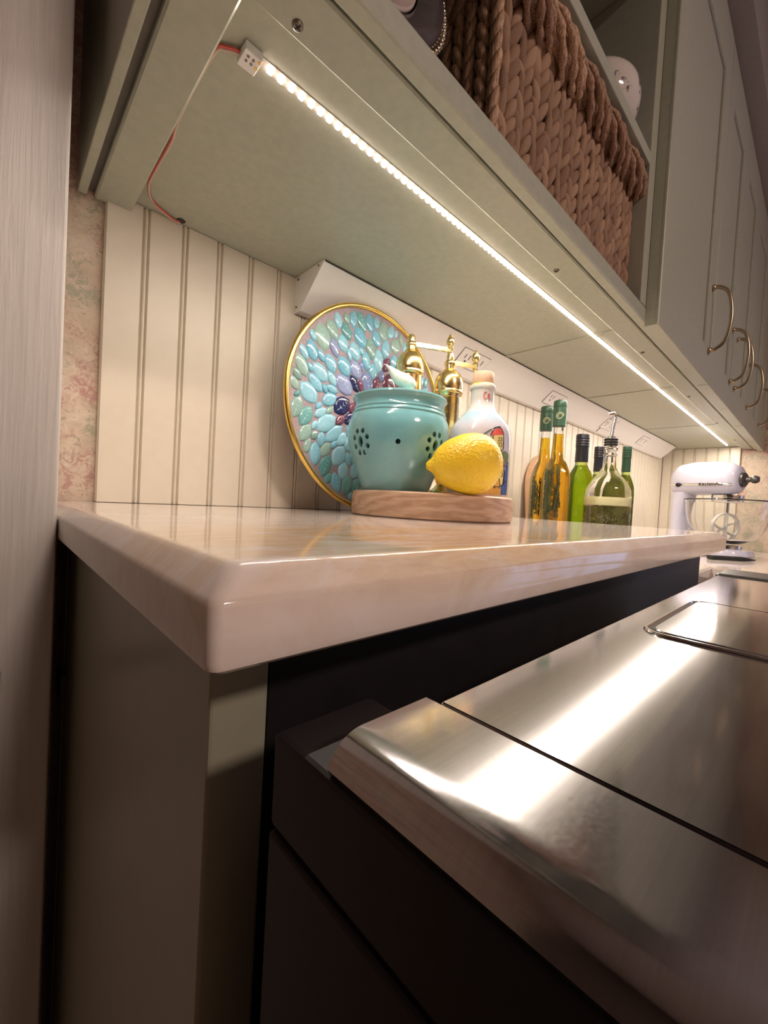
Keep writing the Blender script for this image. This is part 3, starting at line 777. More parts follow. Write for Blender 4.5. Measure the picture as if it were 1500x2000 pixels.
    for i, (_, _, _, x, y, Lf, w, a, rr) in enumerate(placed):
        q = rr / PR; u = rnd.random()
        if q < 0.32: m = 'leaf_navy' if u < 0.32 else 'leaf_plum' if u < 0.6 else 'leaf_peri'
        elif q < 0.44: m = 'leaf_peri' if u < 0.58 else 'leaf_plum' if u < 0.70 else 'leaf_navy' if u < 0.74 else 'leaf_aqua'
        elif q < 0.74: m = 'leaf_aqua' if u < 0.80 else 'leaf_sage' if u < 0.9 else 'leaf_plum' if u < 0.93 else 'leaf_peri'
        else: m = 'leaf_aqua' if u < 0.42 else 'leaf_sage' if u < 0.74 else 'leaf_teal'
        o = bpy.data.objects.new('ceramic_leaf', masters[m]); COL.objects.link(o); o.parent = plate
        o.location = (x, PR + y, -0.0008); o.rotation_euler = (0, 0, a); o.scale = (Lf, w, 1)
        if Lf > 0.024:
            vo = bpy.data.objects.new('vein', vm); COL.objects.link(vo); vo.parent = o
            vo.location = (0, 0, -0.0001)
    plate.location = (0.450, 0.508, 0.0005); plate.rotation_euler = (math.acos(0.05), 0, 0)
plate_parts()

# ================================================================== OLIVE WOOD BOARD
BZ = 0.033; BC = Vector((0.458, 0.388, 0))
def board():
    n = 96; rings = []
    for r0, z in ((0.1095, 0.0), (0.1125, 0.002), (0.1135, 0.010), (0.1135, 0.024), (0.1122, 0.031), (0.1095, BZ)):
        ring = []
        for k in range(n):
            a = 2 * pi * k / n; w = 1 + 0.008 * sin(2 * a + 0.7) + 0.005 * sin(3 * a) + 0.003 * sin(7 * a + 1)
            ring.append((BC.x + r0 * w * cos(a), BC.y + r0 * w * sin(a), z))
        rings.append(ring)
    vs = [p for r in rings for p in r]; fs = [tuple(reversed(range(n))), tuple((len(rings) - 1) * n + k for k in range(n))]
    for i in range(len(rings) - 1):
        for k in range(n): fs.append((i * n + k, i * n + (k + 1) % n, (i + 1) * n + (k + 1) % n, (i + 1) * n + k))
    o = mk('round_board', vs, fs, 'olive_wood', None, True, autosmooth=35)
    tag(o, 'thick round olive wood board on the ledge under the teal pot and lemon', 'board')
board()

# ================================================================== TEAL POT
pot = thing('garlic_pot', 'teal glazed ceramic pot with flower shaped holes, on the round board', 'pot', (0.403, 0.4075, BZ))
def pot_parts():
    c = (0.403, 0.4075, BZ)
    outer = smoothprof([(0.043, 0.0), (0.0455, 0.002), (0.051, 0.016), (0.0600, 0.038), (0.0672, 0.062), (0.0690, 0.080), (0.0672, 0.092), (0.0645, 0.099)], 5)
    outer += [(0.0637, 0.1005), (0.0643, 0.1022), (0.0632, 0.1045), (0.0622, 0.1058), (0.0627, 0.1078), (0.0612, 0.1100), (0.0602, 0.1140), (0.0606, 0.1170), (0.0628, 0.1205), (0.0640, 0.1228), (0.0634, 0.1250), (0.0610, 0.1260)]
    inner = [(0.0570, 0.124), (0.0560, 0.114), (0.0600, 0.098), (0.0645, 0.084), (0.0635, 0.062), (0.0560, 0.038), (0.045, 0.012), (0.0001, 0.006)]
    v, f = lathe_data([(0.0001, 0.0)] + outer + inner, 72, c, close=False)
    body = mk('pot_body', v, f, 'teal', pot, True, autosmooth=50)
    body.data.materials.append(M['teal_in'])
    # camera-side azimuth: groups of holes round the belly
    az0 = atan2(-0.727, -0.686) + radians(2)     # towards the viewer
    cut = []
    def hole(ang, z, ra, rz):
        d = Vector((cos(ang), sin(ang), 0)); s = Vector((-sin(ang), cos(ang), 0)); n = 14
        vs = []; cc = Vector(c) + Vector((0, 0, z))
        for h in (0.050, 0.080):
            for k in range(n):
                t = 2 * pi * k / n; vs.append(cc + d * h + s * (ra * cos(t)) + Vector((0, 0, rz * sin(t))))
        fs = [tuple(reversed(range(n))), tuple(range(n, 2 * n))] + [(k, (k + 1) % n, n + (k + 1) % n, n + k) for k in range(n)]
        cut.append((vs, fs))
    for q in range(4):
        gc = az0 + radians(42) + q * pi / 2 ; R_ = 0.069
        hole(gc, 0.060, 0.0042, 0.0068)
        for k in range(8):
            t = 2 * pi * k / 8 + pi / 8; hole(gc + 0.0130 * cos(t) / R_, 0.060 + 0.0142 * sin(t), 0.0032, 0.0034)
        hole(gc - pi / 4, 0.060, 0.0032, 0.0032)
    vs, fs = merge(cut)
    me = bpy.data.meshes.new('cut'); off = wloc(body); me.from_pydata([Vector(p) - off for p in vs], [], fs)
    bm = bmesh.new(); bm.from_mesh(me); bmesh.ops.recalc_face_normals(bm, faces=bm.faces); bm.to_mesh(me); bm.free()
    cu = bpy.data.objects.new('cut', me); COL.objects.link(cu); cu.location = off
    bm = bmesh.new(); bm.from_mesh(body.data); bmesh.ops.remove_doubles(bm, verts=bm.verts, dist=0.0002); bmesh.ops.recalc_face_normals(bm, faces=bm.faces); bm.to_mesh(body.data); bm.free()
    md = body.modifiers.new('b', 'BOOLEAN'); md.operation = 'DIFFERENCE'; md.object = cu; md.solver = 'EXACT'
    bpy.context.view_layer.update()
    dg = bpy.context.evaluated_depsgraph_get(); nm = bpy.data.meshes.new_from_object(body.evaluated_get(dg))
    body.modifiers.clear(); bpy.data.objects.remove(cu)
    if len(nm.polygons) > 200: body.data = nm
    for p in body.data.polygons: p.use_smooth = True
    try: body.data.set_sharp_from_angle(angle=radians(40))
    except Exception: pass
    # lid with a little bird
    lid = lathe('lid', smoothprof([(0.0545, 0.1225), (0.0558, 0.1245), (0.045, 0.1260), (0.020, 0.1285), (0.0090, 0.131), (0.0075, 0.140), (0.0001, 0.142)], 3), 'teal', pot, c, 48)
    rt = Vector((0.727, -0.684, 0)); cc = Vector(c)
    def L_(a, z): return cc + rt * a + Vector((0, 0, z))
    path = spline([L_(-0.0195, 0.1690), L_(-0.0155, 0.1675), L_(-0.0110, 0.1625), L_(-0.0030, 0.1555), L_(0.0060, 0.1510), L_(0.0135, 0.1480), L_(0.0185, 0.1430)], 5)
    rads = [0.0012, 0.0020, 0.0026, 0.0029, 0.0031, 0.0033, 0.0038, 0.0044, 0.0050, 0.0056, 0.0062, 0.0069, 0.0076, 0.0083, 0.0089, 0.0094, 0.0098, 0.0101, 0.0103, 0.0104, 0.0103, 0.0101, 0.0098, 0.0094, 0.0088, 0.0081, 0.0073, 0.0064, 0.0053, 0.0042, 0.0025]
    rads = rads[:len(path)] + [0.0025] * max(0, len(path) - len(rads))
    bird = tube('bird_knob', path, rads, 'mint', lid, 16, label='pale mint bird shaped knob')
pot_parts()

# ================================================================== LEMON
def lemon():
    c = Vector((0.411, 0.298, BZ + 0.0375)); ax = (Vector((0.727, -0.684, 0)) * 0.985 + Vector((0, 0, 0.10))).normalized()
    up = Vector((0, 0, 1)); s = ax.cross(up).normalized(); u = s.cross(ax).normalized()
    prof = smoothprof([(0.0001, -0.0475), (0.0036, -0.0470), (0.0062, -0.0440), (0.0095, -0.0400), (0.0180, -0.0350), (0.0275, -0.0240), (0.0345, -0.0080), (0.0368, 0.0060), (0.0348, 0.0200), (0.0275, 0.0320), (0.0150, 0.0400), (0.0060, 0.0428), (0.0001, 0.0436)], 4)
    seg = 64; vs = []; fs = []; rnd = random.Random(3)
    for i, (r, t) in enumerate(prof):
        for k in range(seg):
            a = 2 * pi * k / seg; w = 1 + 0.012 * sin(3 * a + t * 60) + 0.010 * sin(2 * a - t * 40 + 1)
            vs.append(c + ax * t + (s * cos(a) + u * sin(a)) * r * w)
    for i in range(len(prof) - 1):
        for k in range(seg): fs.append((i * seg + k, i * seg + (k + 1) % seg, (i + 1) * seg + (k + 1) % seg, (i + 1) * seg + k))
    lo = min(v.z for v in vs); vs = [v - Vector((0, 0, lo - BZ)) for v in vs]
    t = thing('lemon', 'whole yellow lemon lying on the front of the round board', 'fruit', (c.x, c.y, BZ))
    mk('peel', vs, fs, 'lemon', t, True)
    p = c + ax * 0.0432; p.z -= lo - BZ
    v, f = ellipsoid_data(p, (0.0026, 0.0026, 0.0026), 10, 6); mk('stem_scar', v, f, 'herb', t, True)
lemon()

# ================================================================== PAINTED CERAMIC BOTTLE
CBX = Vector((0.5075, 0.3465, BZ))
cbt = thing('painted_bottle', 'squat white ceramic bottle painted with a village scene, behind the lemon', 'bottle', CBX)
BP = smoothprof([(0.041, 0.0), (0.0432, 0.004), (0.0437, 0.020), (0.0435, 0.060), (0.0430, 0.084), (0.0400, 0.098), (0.0320, 0.111), (0.0220, 0.122), (0.0172, 0.132), (0.0163, 0.142), (0.0163, 0.150), (0.0180, 0.153), (0.0180, 0.157), (0.0160, 0.160)], 5)
lathe('bottle_body', [(0.0001, 0)] + BP + [(0.0120, 0.160)], 'painted', cbt, CBX, 64)
lathe('stopper', [(0.0001, 0.1598), (0.0145, 0.1598), (0.0148, 0.1602), (0.0150, 0.1750), (0.0142, 0.1765), (0.0001, 0.1768)], 'cork', cbt, CBX, 32)
def prof_r(z):
    for (r0, z0), (r1, z1) in zip(BP, BP[1:]):
        if z0 <= z <= z1: return r0 + (r1 - r0) * (z - z0) / max(z1 - z0, 1e-9)
    return BP[-1][0]
AZB = atan2(-0.684 * 0.25 - 0.727, 0.727 * 0.25 - 0.686 * 1.0)    # azimuth facing the viewer
AZB = atan2(-CBX.y, -CBX.x)
def onbottle(a, z, h):      # a: arc metres to the right of the middle as seen by the viewer
    ang = AZB + a / 0.0437; r = prof_r(z) + h
    return (CBX.x + r * cos(ang), CBX.y + r * sin(ang), CBX.z + z)
def decal(name, pts, mat, h=0.0004):
    # subdivide a polygon onto the bottle by triangulating a dense clipped fan of strips
    bm = bmesh.new(); vs = [bm.verts.new((a, z, 0)) for a, z in pts]; f = bm.faces.new(vs)
    bmesh.ops.triangulate(bm, faces=[f])
    for _ in range(3):
        long_ = [e for e in bm.edges if e.calc_length() > 0.004]
        if not long_: break
        bmesh.ops.subdivide_edges(bm, edges=long_, cuts=1); bmesh.ops.triangulate(bm, faces=bm.faces[:])
    for v in bm.verts: v.co = Vector(onbottle(v.co.x, v.co.y, h))
    return from_bm(name, bm, mat, cbt, True)
def stroke(name, pts, w, mat='p_black', h=0.0008):
    P = [onbottle(a, z, h) for a, z in [tuple(p[:2]) for p in spline([(q[0], q[1], 0) for q in pts], 5)]]
    v, f = tube_data(P, w, 5); return mk(name, v, f, mat, cbt, True)
decal('painted_hill', [(0.004, 0.045), (0.012, 0.060), (0.022, 0.064), (0.030, 0.060), (0.040, 0.064), (0.050, 0.060), (0.050, 0.045)], 'p_green')
decal('painted_sea', [(0.036, 0.004), (0.052, 0.004), (0.052, 0.050), (0.046, 0.050), (0.042, 0.024), (0.036, 0.016)], 'p_blue')
decal('painted_house', [(0.018, 0.066), (0.034, 0.064), (0.034, 0.086), (0.018, 0.082)], 'p_yellow', 0.0006)
decal('painted_roof', [(0.015, 0.082), (0.034, 0.085), (0.030, 0.093), (0.019, 0.091)], 'p_red', 0.0008)
decal('painted_house', [(0.008, 0.020), (0.038, 0.018), (0.038, 0.045), (0.008, 0.045)], 'p_yellow', 0.0006)
decal('painted_roof', [(0.006, 0.044), (0.041, 0.043), (0.037, 0.053), (0.012, 0.054)], 'p_red', 0.0008)
decal('painted_door', [(0.024, 0.012), (0.032, 0.012), (0.032, 0.022), (0.028, 0.027), (0.024, 0.022)], 'p_ochre', 0.0009)
decal('painted_quay', [(0.0, 0.004), (0.036, 0.004), (0.034, 0.013), (0.0, 0.016)], 'p_ochre', 0.0006)
stroke('painted_outline', [(-0.006, 0.072), (0.006, 0.084), (0.018, 0.092), (0.030, 0.096)], 0.0006)
stroke('painted_outline', [(0.018, 0.082), (0.018, 0.066), (0.034, 0.064), (0.034, 0.085)], 0.0005)
stroke('painted_outline', [(0.014, 0.082), (0.020, 0.092), (0.030, 0.094), (0.035, 0.085)], 0.0005)
stroke('painted_outline', [(0.004, 0.045), (0.020, 0.046), (0.041, 0.043), (0.048, 0.046)], 0.0006)
stroke('painted_outline', [(0.038, 0.018), (0.040, 0.030), (0.038, 0.045)], 0.0006)
stroke('painted_outline', [(0.024, 0.012), (0.024, 0.022), (0.028, 0.028), (0.032, 0.022), (0.032, 0.012)], 0.0006)
stroke('painted_outline', [(0.0, 0.016), (0.020, 0.014), (0.036, 0.016), (0.044, 0.024)], 0.0005)
for a, z in ((0.026, 0.078), (0.030, 0.078), (0.026, 0.071), (0.030, 0.071), (0.030, 0.037), (0.034, 0.037), (0.030, 0.031), (0.035, 0.031), (0.020, 0.035)):
    stroke('painted_window', [(a - 0.0012, z - 0.002), (a + 0.0012, z - 0.002), (a + 0.0012, z + 0.002), (a - 0.0012, z + 0.002)], 0.0004)
def stroke_n(pts):  # red lettering on the neck (arc measured on the narrow neck)
    stroke('neck_lettering', [(a * 0.0437 / 0.0168, z) for a, z in pts], 0.0005, 'p_red')
stroke_n([(0.0058, 0.1445), (0.0040, 0.1465), (0.0022, 0.1440), (0.0022, 0.1390), (0.0040, 0.1365), (0.0058, 0.1385)])
stroke_n([(0.0102, 0.1430), (0.0084, 0.1440), (0.0076, 0.1405), (0.0084, 0.1375), (0.0100, 0.1395), (0.0102, 0.1435), (0.0104, 0.1375)])

# ================================================================== BRASS MILLS
def mill(x, y, H, arm_dir, arm_len, label, name='pepper_mill'):
    t = thing(name, label, 'mill', (x, y, BZ)); c = (x, y, BZ)
    b = [(0.0001, 0), (0.0225, 0), (0.0235, 0.003), (0.0225, 0.007), (0.0150, 0.012), (0.0105, 0.018), (0.0130, 0.024), (0.0175, 0.028)]
    body = lathe('base', b, 'brass', t, c, 36)
    bp = [(0.0175, 0.028)]
    hb = H - 0.067
    k = 0; z = 0.030
    while z < hb - 0.004:
        bp += [(0.0205, z), (0.0205, z + 0.0105), (0.0197, z + 0.0112), (0.0197, z + 0.0120)]; z += 0.0125
    bp += [(0.0210, hb - 0.002), (0.0215, hb), (0.0001, hb)]
    lathe('barrel', bp, 'brass', t, c, 36)
    dome = smoothprof([(0.0215, hb), (0.0230, hb + 0.003), (0.0222, hb + 0.006), (0.0228, hb + 0.010), (0.0226, hb + 0.018), (0.0205, hb + 0.027), (0.0145, hb + 0.0345), (0.0085, hb + 0.037)], 4)
    dome += [(0.0100, hb + 0.0385), (0.0075, hb + 0.0405), (0.0075, hb + 0.0470)]
    lathe('dome', dome, 'brass', t, c, 36)
    cr = lathe('crank_cap', [(0.0001, hb + 0.047), (0.0085, hb + 0.047), (0.0090, hb + 0.049), (0.0080, hb + 0.053), (0.0060, hb + 0.0545), (0.0060, hb + 0.060), (0.0048, hb + 0.0645), (0.0001, hb + 0.067)], 'brass', t, c, 28)
    d = Vector((arm_dir[0], arm_dir[1], 0)).normalized(); s = Vector((-d.y, d.x, 0)); za = BZ + hb + 0.0505
    n = 30; vs = []; fs = []
    for i in range(n + 1):
        u = i / n; p = Vector((x, y, za)) + d * (0.006 + u * arm_len) - Vector((0, 0, 0.006 * u))
        hz = 0.0030 + 0.0012 * abs(sin(u * pi * 4)); w = 0.0026
        vs += [p - s * w - Vector((0, 0, hz)), p + s * w - Vector((0, 0, hz)), p + s * w + Vector((0, 0, hz * .7)), p - s * w + Vector((0, 0, hz * .7))]
    for i in range(n):
        for k in range(4): fs.append((4 * i + k, 4 * i + (k + 1) % 4, 4 * i + 4 + (k + 1) % 4, 4 * i + 4 + k))
    fs += [(3, 2, 1, 0), (4 * n, 4 * n + 1, 4 * n + 2, 4 * n + 3)]
    mk('crank_arm', vs, fs, 'brass', t, True, autosmooth=40)
    e = Vector((x, y, za)) + d * (arm_len + 0.005)
    kp = smoothprof([(0.0001, -0.017), (0.0030, -0.0155), (0.0042, -0.0125), (0.0022, -0.0095), (0.0042, -0.006), (0.0050, -0.003), (0.0028, 0.0), (0.0058, 0.004), (0.0064, 0.010), (0.0048, 0.015), (0.0026, 0.018), (0.0030, 0.020), (0.0001, 0.0225)], 3)
    kp = [(r, z * 0.85) for r, z in kp]
    lathe('crank_knob', kp, 'brass', t, tuple(e), 18)
    return t
rt = Vector((0.727, -0.684, 0)); fw = Vector((0.686, 0.727, 0))
mill(0.487, 0.474, 0.2585, rt, 0.058, 'taller brass pepper mill, directly behind the teal pot and its bird knob')
mill(0.521, 0.4195, 0.226, rt * 0.8 - fw * 0.2, 0.034, 'brass pepper mill between the teal pot and the painted bottle')

# ================================================================== OIL BOTTLES ON THE LOWER COUNTER
CZ = -0.1100
def superlathe(name, prof, mat, par, c, n=40, sq=0.0, rot=0.0, auto=40):
    """prof rows (r, z, squareness)"""
    vs = []; fs = []
    for (r, z, q) in prof:
        for k in range(n):
            a = 2 * pi * k / n
            e = 1 / max(abs(cos(a)), abs(sin(a))); e = min(e, 1.28)
            rr = r * (1 + (e - 1) * q)
            vs.append((c[0] + rr * cos(a + rot), c[1] + rr * sin(a + rot), c[2] + z))
    m = len(prof)
    for i in range(m - 1):
        for k in range(n): fs.append((i * n + k, i * n + (k + 1) % n, (i + 1) * n + (k + 1) % n, (i + 1) * n + k))
    fs += [tuple(reversed(range(n))), tuple((m - 1) * n + k for k in range(n))]
    return mk(name, vs, fs, mat, par, True, autosmooth=auto)
def sprigs(name, par, c, r, z0, z1, n, mat, rnd, size=0.006):
    P = []
    for _ in range(n):
        a = rnd.random() * 2 * pi; q = r * (0.90 + 0.08 * rnd.random()); e_ = min(1 / max(abs(cos(a - radians(43))), abs(sin(a - radians(43)))), 1.28); q *= 1 + (e_ - 1) * 0.5; t = rnd.random() ** 1.5
        p = Vector((c[0] + q * cos(a), c[1] + q * sin(a), c[2] + z0 + (z1 - z0) * t))
        d = Vector((rnd.uniform(-1, 1), rnd.uniform(-1, 1), rnd.uniform(-0.2, 1.2))).normalized() * size
        w = d.cross(Vector((rnd.uniform(-1, 1), rnd.uniform(-1, 1), rnd.uniform(-1, 1)))).normalized() * size * 0.16
        P.append(([p - d, p + w, p + d, p - w, p + w.cross(d).normalized() * size * 0.12], [(0, 1, 4), (1, 2, 4), (2, 3, 4), (3, 0, 4), (3, 2, 1, 0)]))
    v, f = merge(P); o = mk(name, v, f, mat, par); o['kind'] = 'stuff'; return o
def herb_oil(x, y, H, R, label, seed):
    t = thing('oil_bottle', label, 'bottle', (x, y, CZ), 'green capped bottles of golden herb oil'); c = (x, y, CZ)
    rnd = random.Random(seed); rot = radians(43)
    hs = H * 0.60; hn = H * 0.74
    g = [(R * .93, 0, .9), (R, .004, .9), (R, hs * .9, .9), (R * .93, hs * .96, .8), (R * .75, hs * 1.04, .5), (R * .50, hs * 1.10, .1), (R * .43, hn, 0), (R * .40, H * .86, 0), (R * .46, H * .865, 0), (R * .46, H * .88, 0), (R * .38, H * .885, 0), (R * .38, H * .93, 0)]
    superlathe('glass', g, 'glass', t, c, rot=rot)
    s = 0.93
    o_ = [(R * .88, 0.004, .9), (R * s, .008, .9), (R * s, hs * .9, .9), (R * .86, hs * .955, .8), (R * .68, hs * 1.03, .5), (R * .43, hs * 1.10, .1), (R * .36, hn, 0), (R * .34, H * .80, 0)]
    superlathe('oil', o_, 'oil_gold', t, c, rot=rot)
    # rosemary stems pressed against the glass
    P = []
    for q in range(9):
        a0 = atan2(-y, -x) + rnd.uniform(-0.9, 0.9); rr = R * 0.985
        z = rnd.uniform(0.10, 0.14); zt = rnd.uniform(0.17, hs * 1.0)
        zz = z
        while zz < zt:
            e_ = min(1 / max(abs(cos(a0 - rot)), abs(sin(a0 - rot))), 1.28); rr = R * 0.972 * (1 + (e_ - 1) * 0.9); p = Vector((x + rr * cos(a0), y + rr * sin(a0), CZ + zz)); tn = Vector((-sin(a0), cos(a0), 0))
            for sg in (-1, 1):
                d = (tn * sg * 0.0042 + Vector((0, 0, 0.0052))) * rnd.uniform(.6, 1.3)
                w = Vector((0, 0, 0.0018)) - tn * sg * 0.0012
                nn = Vector((cos(a0), sin(a0), 0)) * 0.0008
                P.append(([p, p + d * .5 + w, p + d, p + d * .5 - w, p + d * .5 + nn], [(0, 1, 4), (1, 2, 4), (2, 3, 4), (3, 0, 4), (3, 2, 1, 0)]))
            zz += 0.0038; a0 += rnd.uniform(-.04, .04)
    v, f = merge(P); o = mk('herb_sprig', v, f, 'herb', t); o['kind'] = 'stuff'
    cp = [(0.0001, H * .905), (R * .56, H * .905), (R * .57, H * .91), (R * .55, H * .985), (R * .53, H * .987), (R * .56, H * .99), (R * .54, H), (0.0001, H)]
    # long foil sleeve
    cp = [(R * .44, H * .845), (R * .53, H * .848), (R * .55, H * .87), (R * .56, H * .955), (R * .52, H * .958), (R * .55, H * .962), (R * .55, H * .992), (R * .50, H), (0.0001, H)]
    lathe('cap', cp, 'cap_green', t, c, 32)
    az = atan2(-y, -x); zc = H * .905
    pts = []
    for k in range(28):
        tt = k / 27 * 2 * pi * 1.6; rad = 0.0085 * (1 - k / 50)
        aa = az + rad * cos(tt) / (R * .56); pts.append((x + (R * .565 + .0004) * cos(aa), y + (R * .565 + .0004) * sin(aa), CZ + zc + rad * sin(tt) * 1.0))
    tube('crest', pts, 0.0006, 'pale_print', t, 5)
    return t
# direction helper: point at image-lateral l and forward depth d
def LD(l, d): return (0.727 * l + 0.686 * d, -0.684 * l + 0.727 * d)
x_, y_ = LD((1081 - 750) / 813.7 * 0.95, 0.95); herb_oil(x_, y_, 0.378, 0.0265, 'front bottle of golden herb oil with a green foil cap, nearest the painted bottle', 4)
x_, y_ = LD((1056 - 750) / 813.7 * 1.01, 1.01); herb_oil(x_, y_, 0.378, 0.0265, 'rear bottle of golden herb oil with a green cap, half hidden by its twin', 9)
# green olive oil bottle
def olive_oil(x, y, H, R, label, capm='cap_black', mat='oil_green'):
    t = thing('oil_bottle', label, 'bottle', (x, y, CZ)); c = (x, y, CZ)
    g = [(R * .93, 0, .5), (R, .004, .5), (R, H * .60, .5), (R * .95, H * .66, .4), (R * .75, H * .715, .2), (R * .50, H * .76, 0), (R * .44, H * .80, 0), (R * .42, H * .90, 0)]
    superlathe('glass', g, 'glass_green', t, c, rot=radians(43))
    superlathe('oil', [(r * .94, z + (.004 if z < .01 else 0), q) for r, z, q in g[:6]], mat, t, c, rot=radians(43))
    pf = [(R * .47, H * .785), (R * .52, H * .787), (R * .50, H * .90)]
    for k in range(4): pf += [(R * .52, H * (.905 + k * .02)), (R * .55, H * (.910 + k * .02)), (R * .52, H * (.918 + k * .02))]
    pf += [(R * .55, H * .99), (R * .50, H), (0.0001, H)]
    lathe('cap', pf, capm, t, c, 30)
x_, y_ = LD((1129 - 750) / 813.7 * 1.05, 1.05); olive_oil(x_, y_, 0.324, 0.0295, 'green olive oil bottle with a long black cap between the golden bottles and the cruet')
x_, y_ = LD((1163 - 750) / 813.7 * 1.09, 1.09); olive_oil(x_, y_, 0.302, 0.0230, 'small olive oil bottle with a black cap, seen just left of the cruet neck', 'cap_black', 'oil_olive')
x_, y_ = LD((1217 - 750) / 813.7 * 1.08, 1.08); olive_oil(x_, y_, 0.305, 0.0200, 'slim dark green oil bottle hidden behind the right side of the cruet', 'cap_green', 'oil_olive')
# cruet with pourer
def cruet():
    x, y = LD((1184 - 750) / 813.7 * 0.97, 0.97); c = (x, y, CZ)
    t = thing('oil_cruet', 'wide clear glass cruet of herbs in oil with a bent steel pourer', 'bottle', c)
    R = 0.0445
    g = [(R * .93, 0, .5), (R, .005, .5), (R, .165, .5), (R * .96, .185, .5), (R * .80, .204, .3), (R * .52, .221, .1), (R * .33, .236, 0), (R * .29, .262, 0), (R * .33, .264, 0), (R * .33, .268, 0), (R * .29, .270, 0), (R * .29, .274, 0), (R * .34, .277, 0), (R * .34, .281, 0), (R * .26, .283, 0), (R * .26, .286, 0)]
    superlathe('glass', g, 'glass', t, c, rot=radians(43), n=48)
    superlathe('oil', [(R * .88, .005, .5), (R * .955, .009, .5), (R * .955, .145, .5), (R * .95, .146, .5)], 'oil_olive', t, c, rot=radians(43))
    superlathe('label_band', [(R * 1.006, .148, .5), (R * 1.012, .149, .5), (R * 1.012, .166, .5), (R * 1.006, .167, .5)], 'pale_print', t, c, rot=radians(43))
    sprigs('herbs', t, c, R * 0.99, 0.085, 0.135, 700, 'herb_pale', random.Random(5), 0.006)
    for k in range(3): lathe('stopper_rib', [(0.0125, .2865 + k * .006), (0.0150, .288 + k * .006), (0.0150, .290 + k * .006), (0.0125, .2915 + k * .006)], 'black_rubber', t, c, 26)
    lathe('stopper', [(0.0001, .283), (0.0120, .283), (0.0118, .306), (0.0070, .309), (0.0001, .309)], 'chrome', t, c, 26)
    r2 = Vector((0.727, -0.684, 0))
    def Q(a, z): return Vector(c) + r2 * a + Vector((0, 0, z))
    tube('pourer', spline([Q(0.0, .305), Q(0.002, .325), Q(0.005, .345), Q(0.006, .356), Q(0.001, .362), Q(-0.010, .360)], 6), 0.0040, 'chrome', t, 12)
cruet()
# wooden board behind the bottles
def cutting_board():
    t = thing('cutting_board', 'pale rounded wooden board leaning on the beadboard behind the cruet', 'board', (1.22, 0.53, CZ))
    n = 30; out = []
    W_, H_ = 0.110, 0.285
    for k in range(n + 1):
        a = pi * k / n; out.append((W_ * cos(a), H_ - W_ + W_ * sin(a)))
    out += [(-W_, 0.0), (W_, 0.0)]
    N = len(out); vs = []
    ln = 0.10
    for s in (0, 0.016):
        for a, b in out: vs.append((1.165 + a, 0.532 + b * ln + s * 0.99, CZ + 0.003 + b))
    fs = [tuple(range(N)), tuple(reversed(range(N, 2 * N)))] + [(i, i + N, (i + 1) % N + N, (i + 1) % N) for i in range(N)]
    o = mk('board', vs, fs, 'beech', t)
    bm = bmesh.new(); bm.from_mesh(o.data); bmesh.ops.recalc_face_normals(bm, faces=bm.faces); bm.to_mesh(o.data); bm.free()
cutting_board()

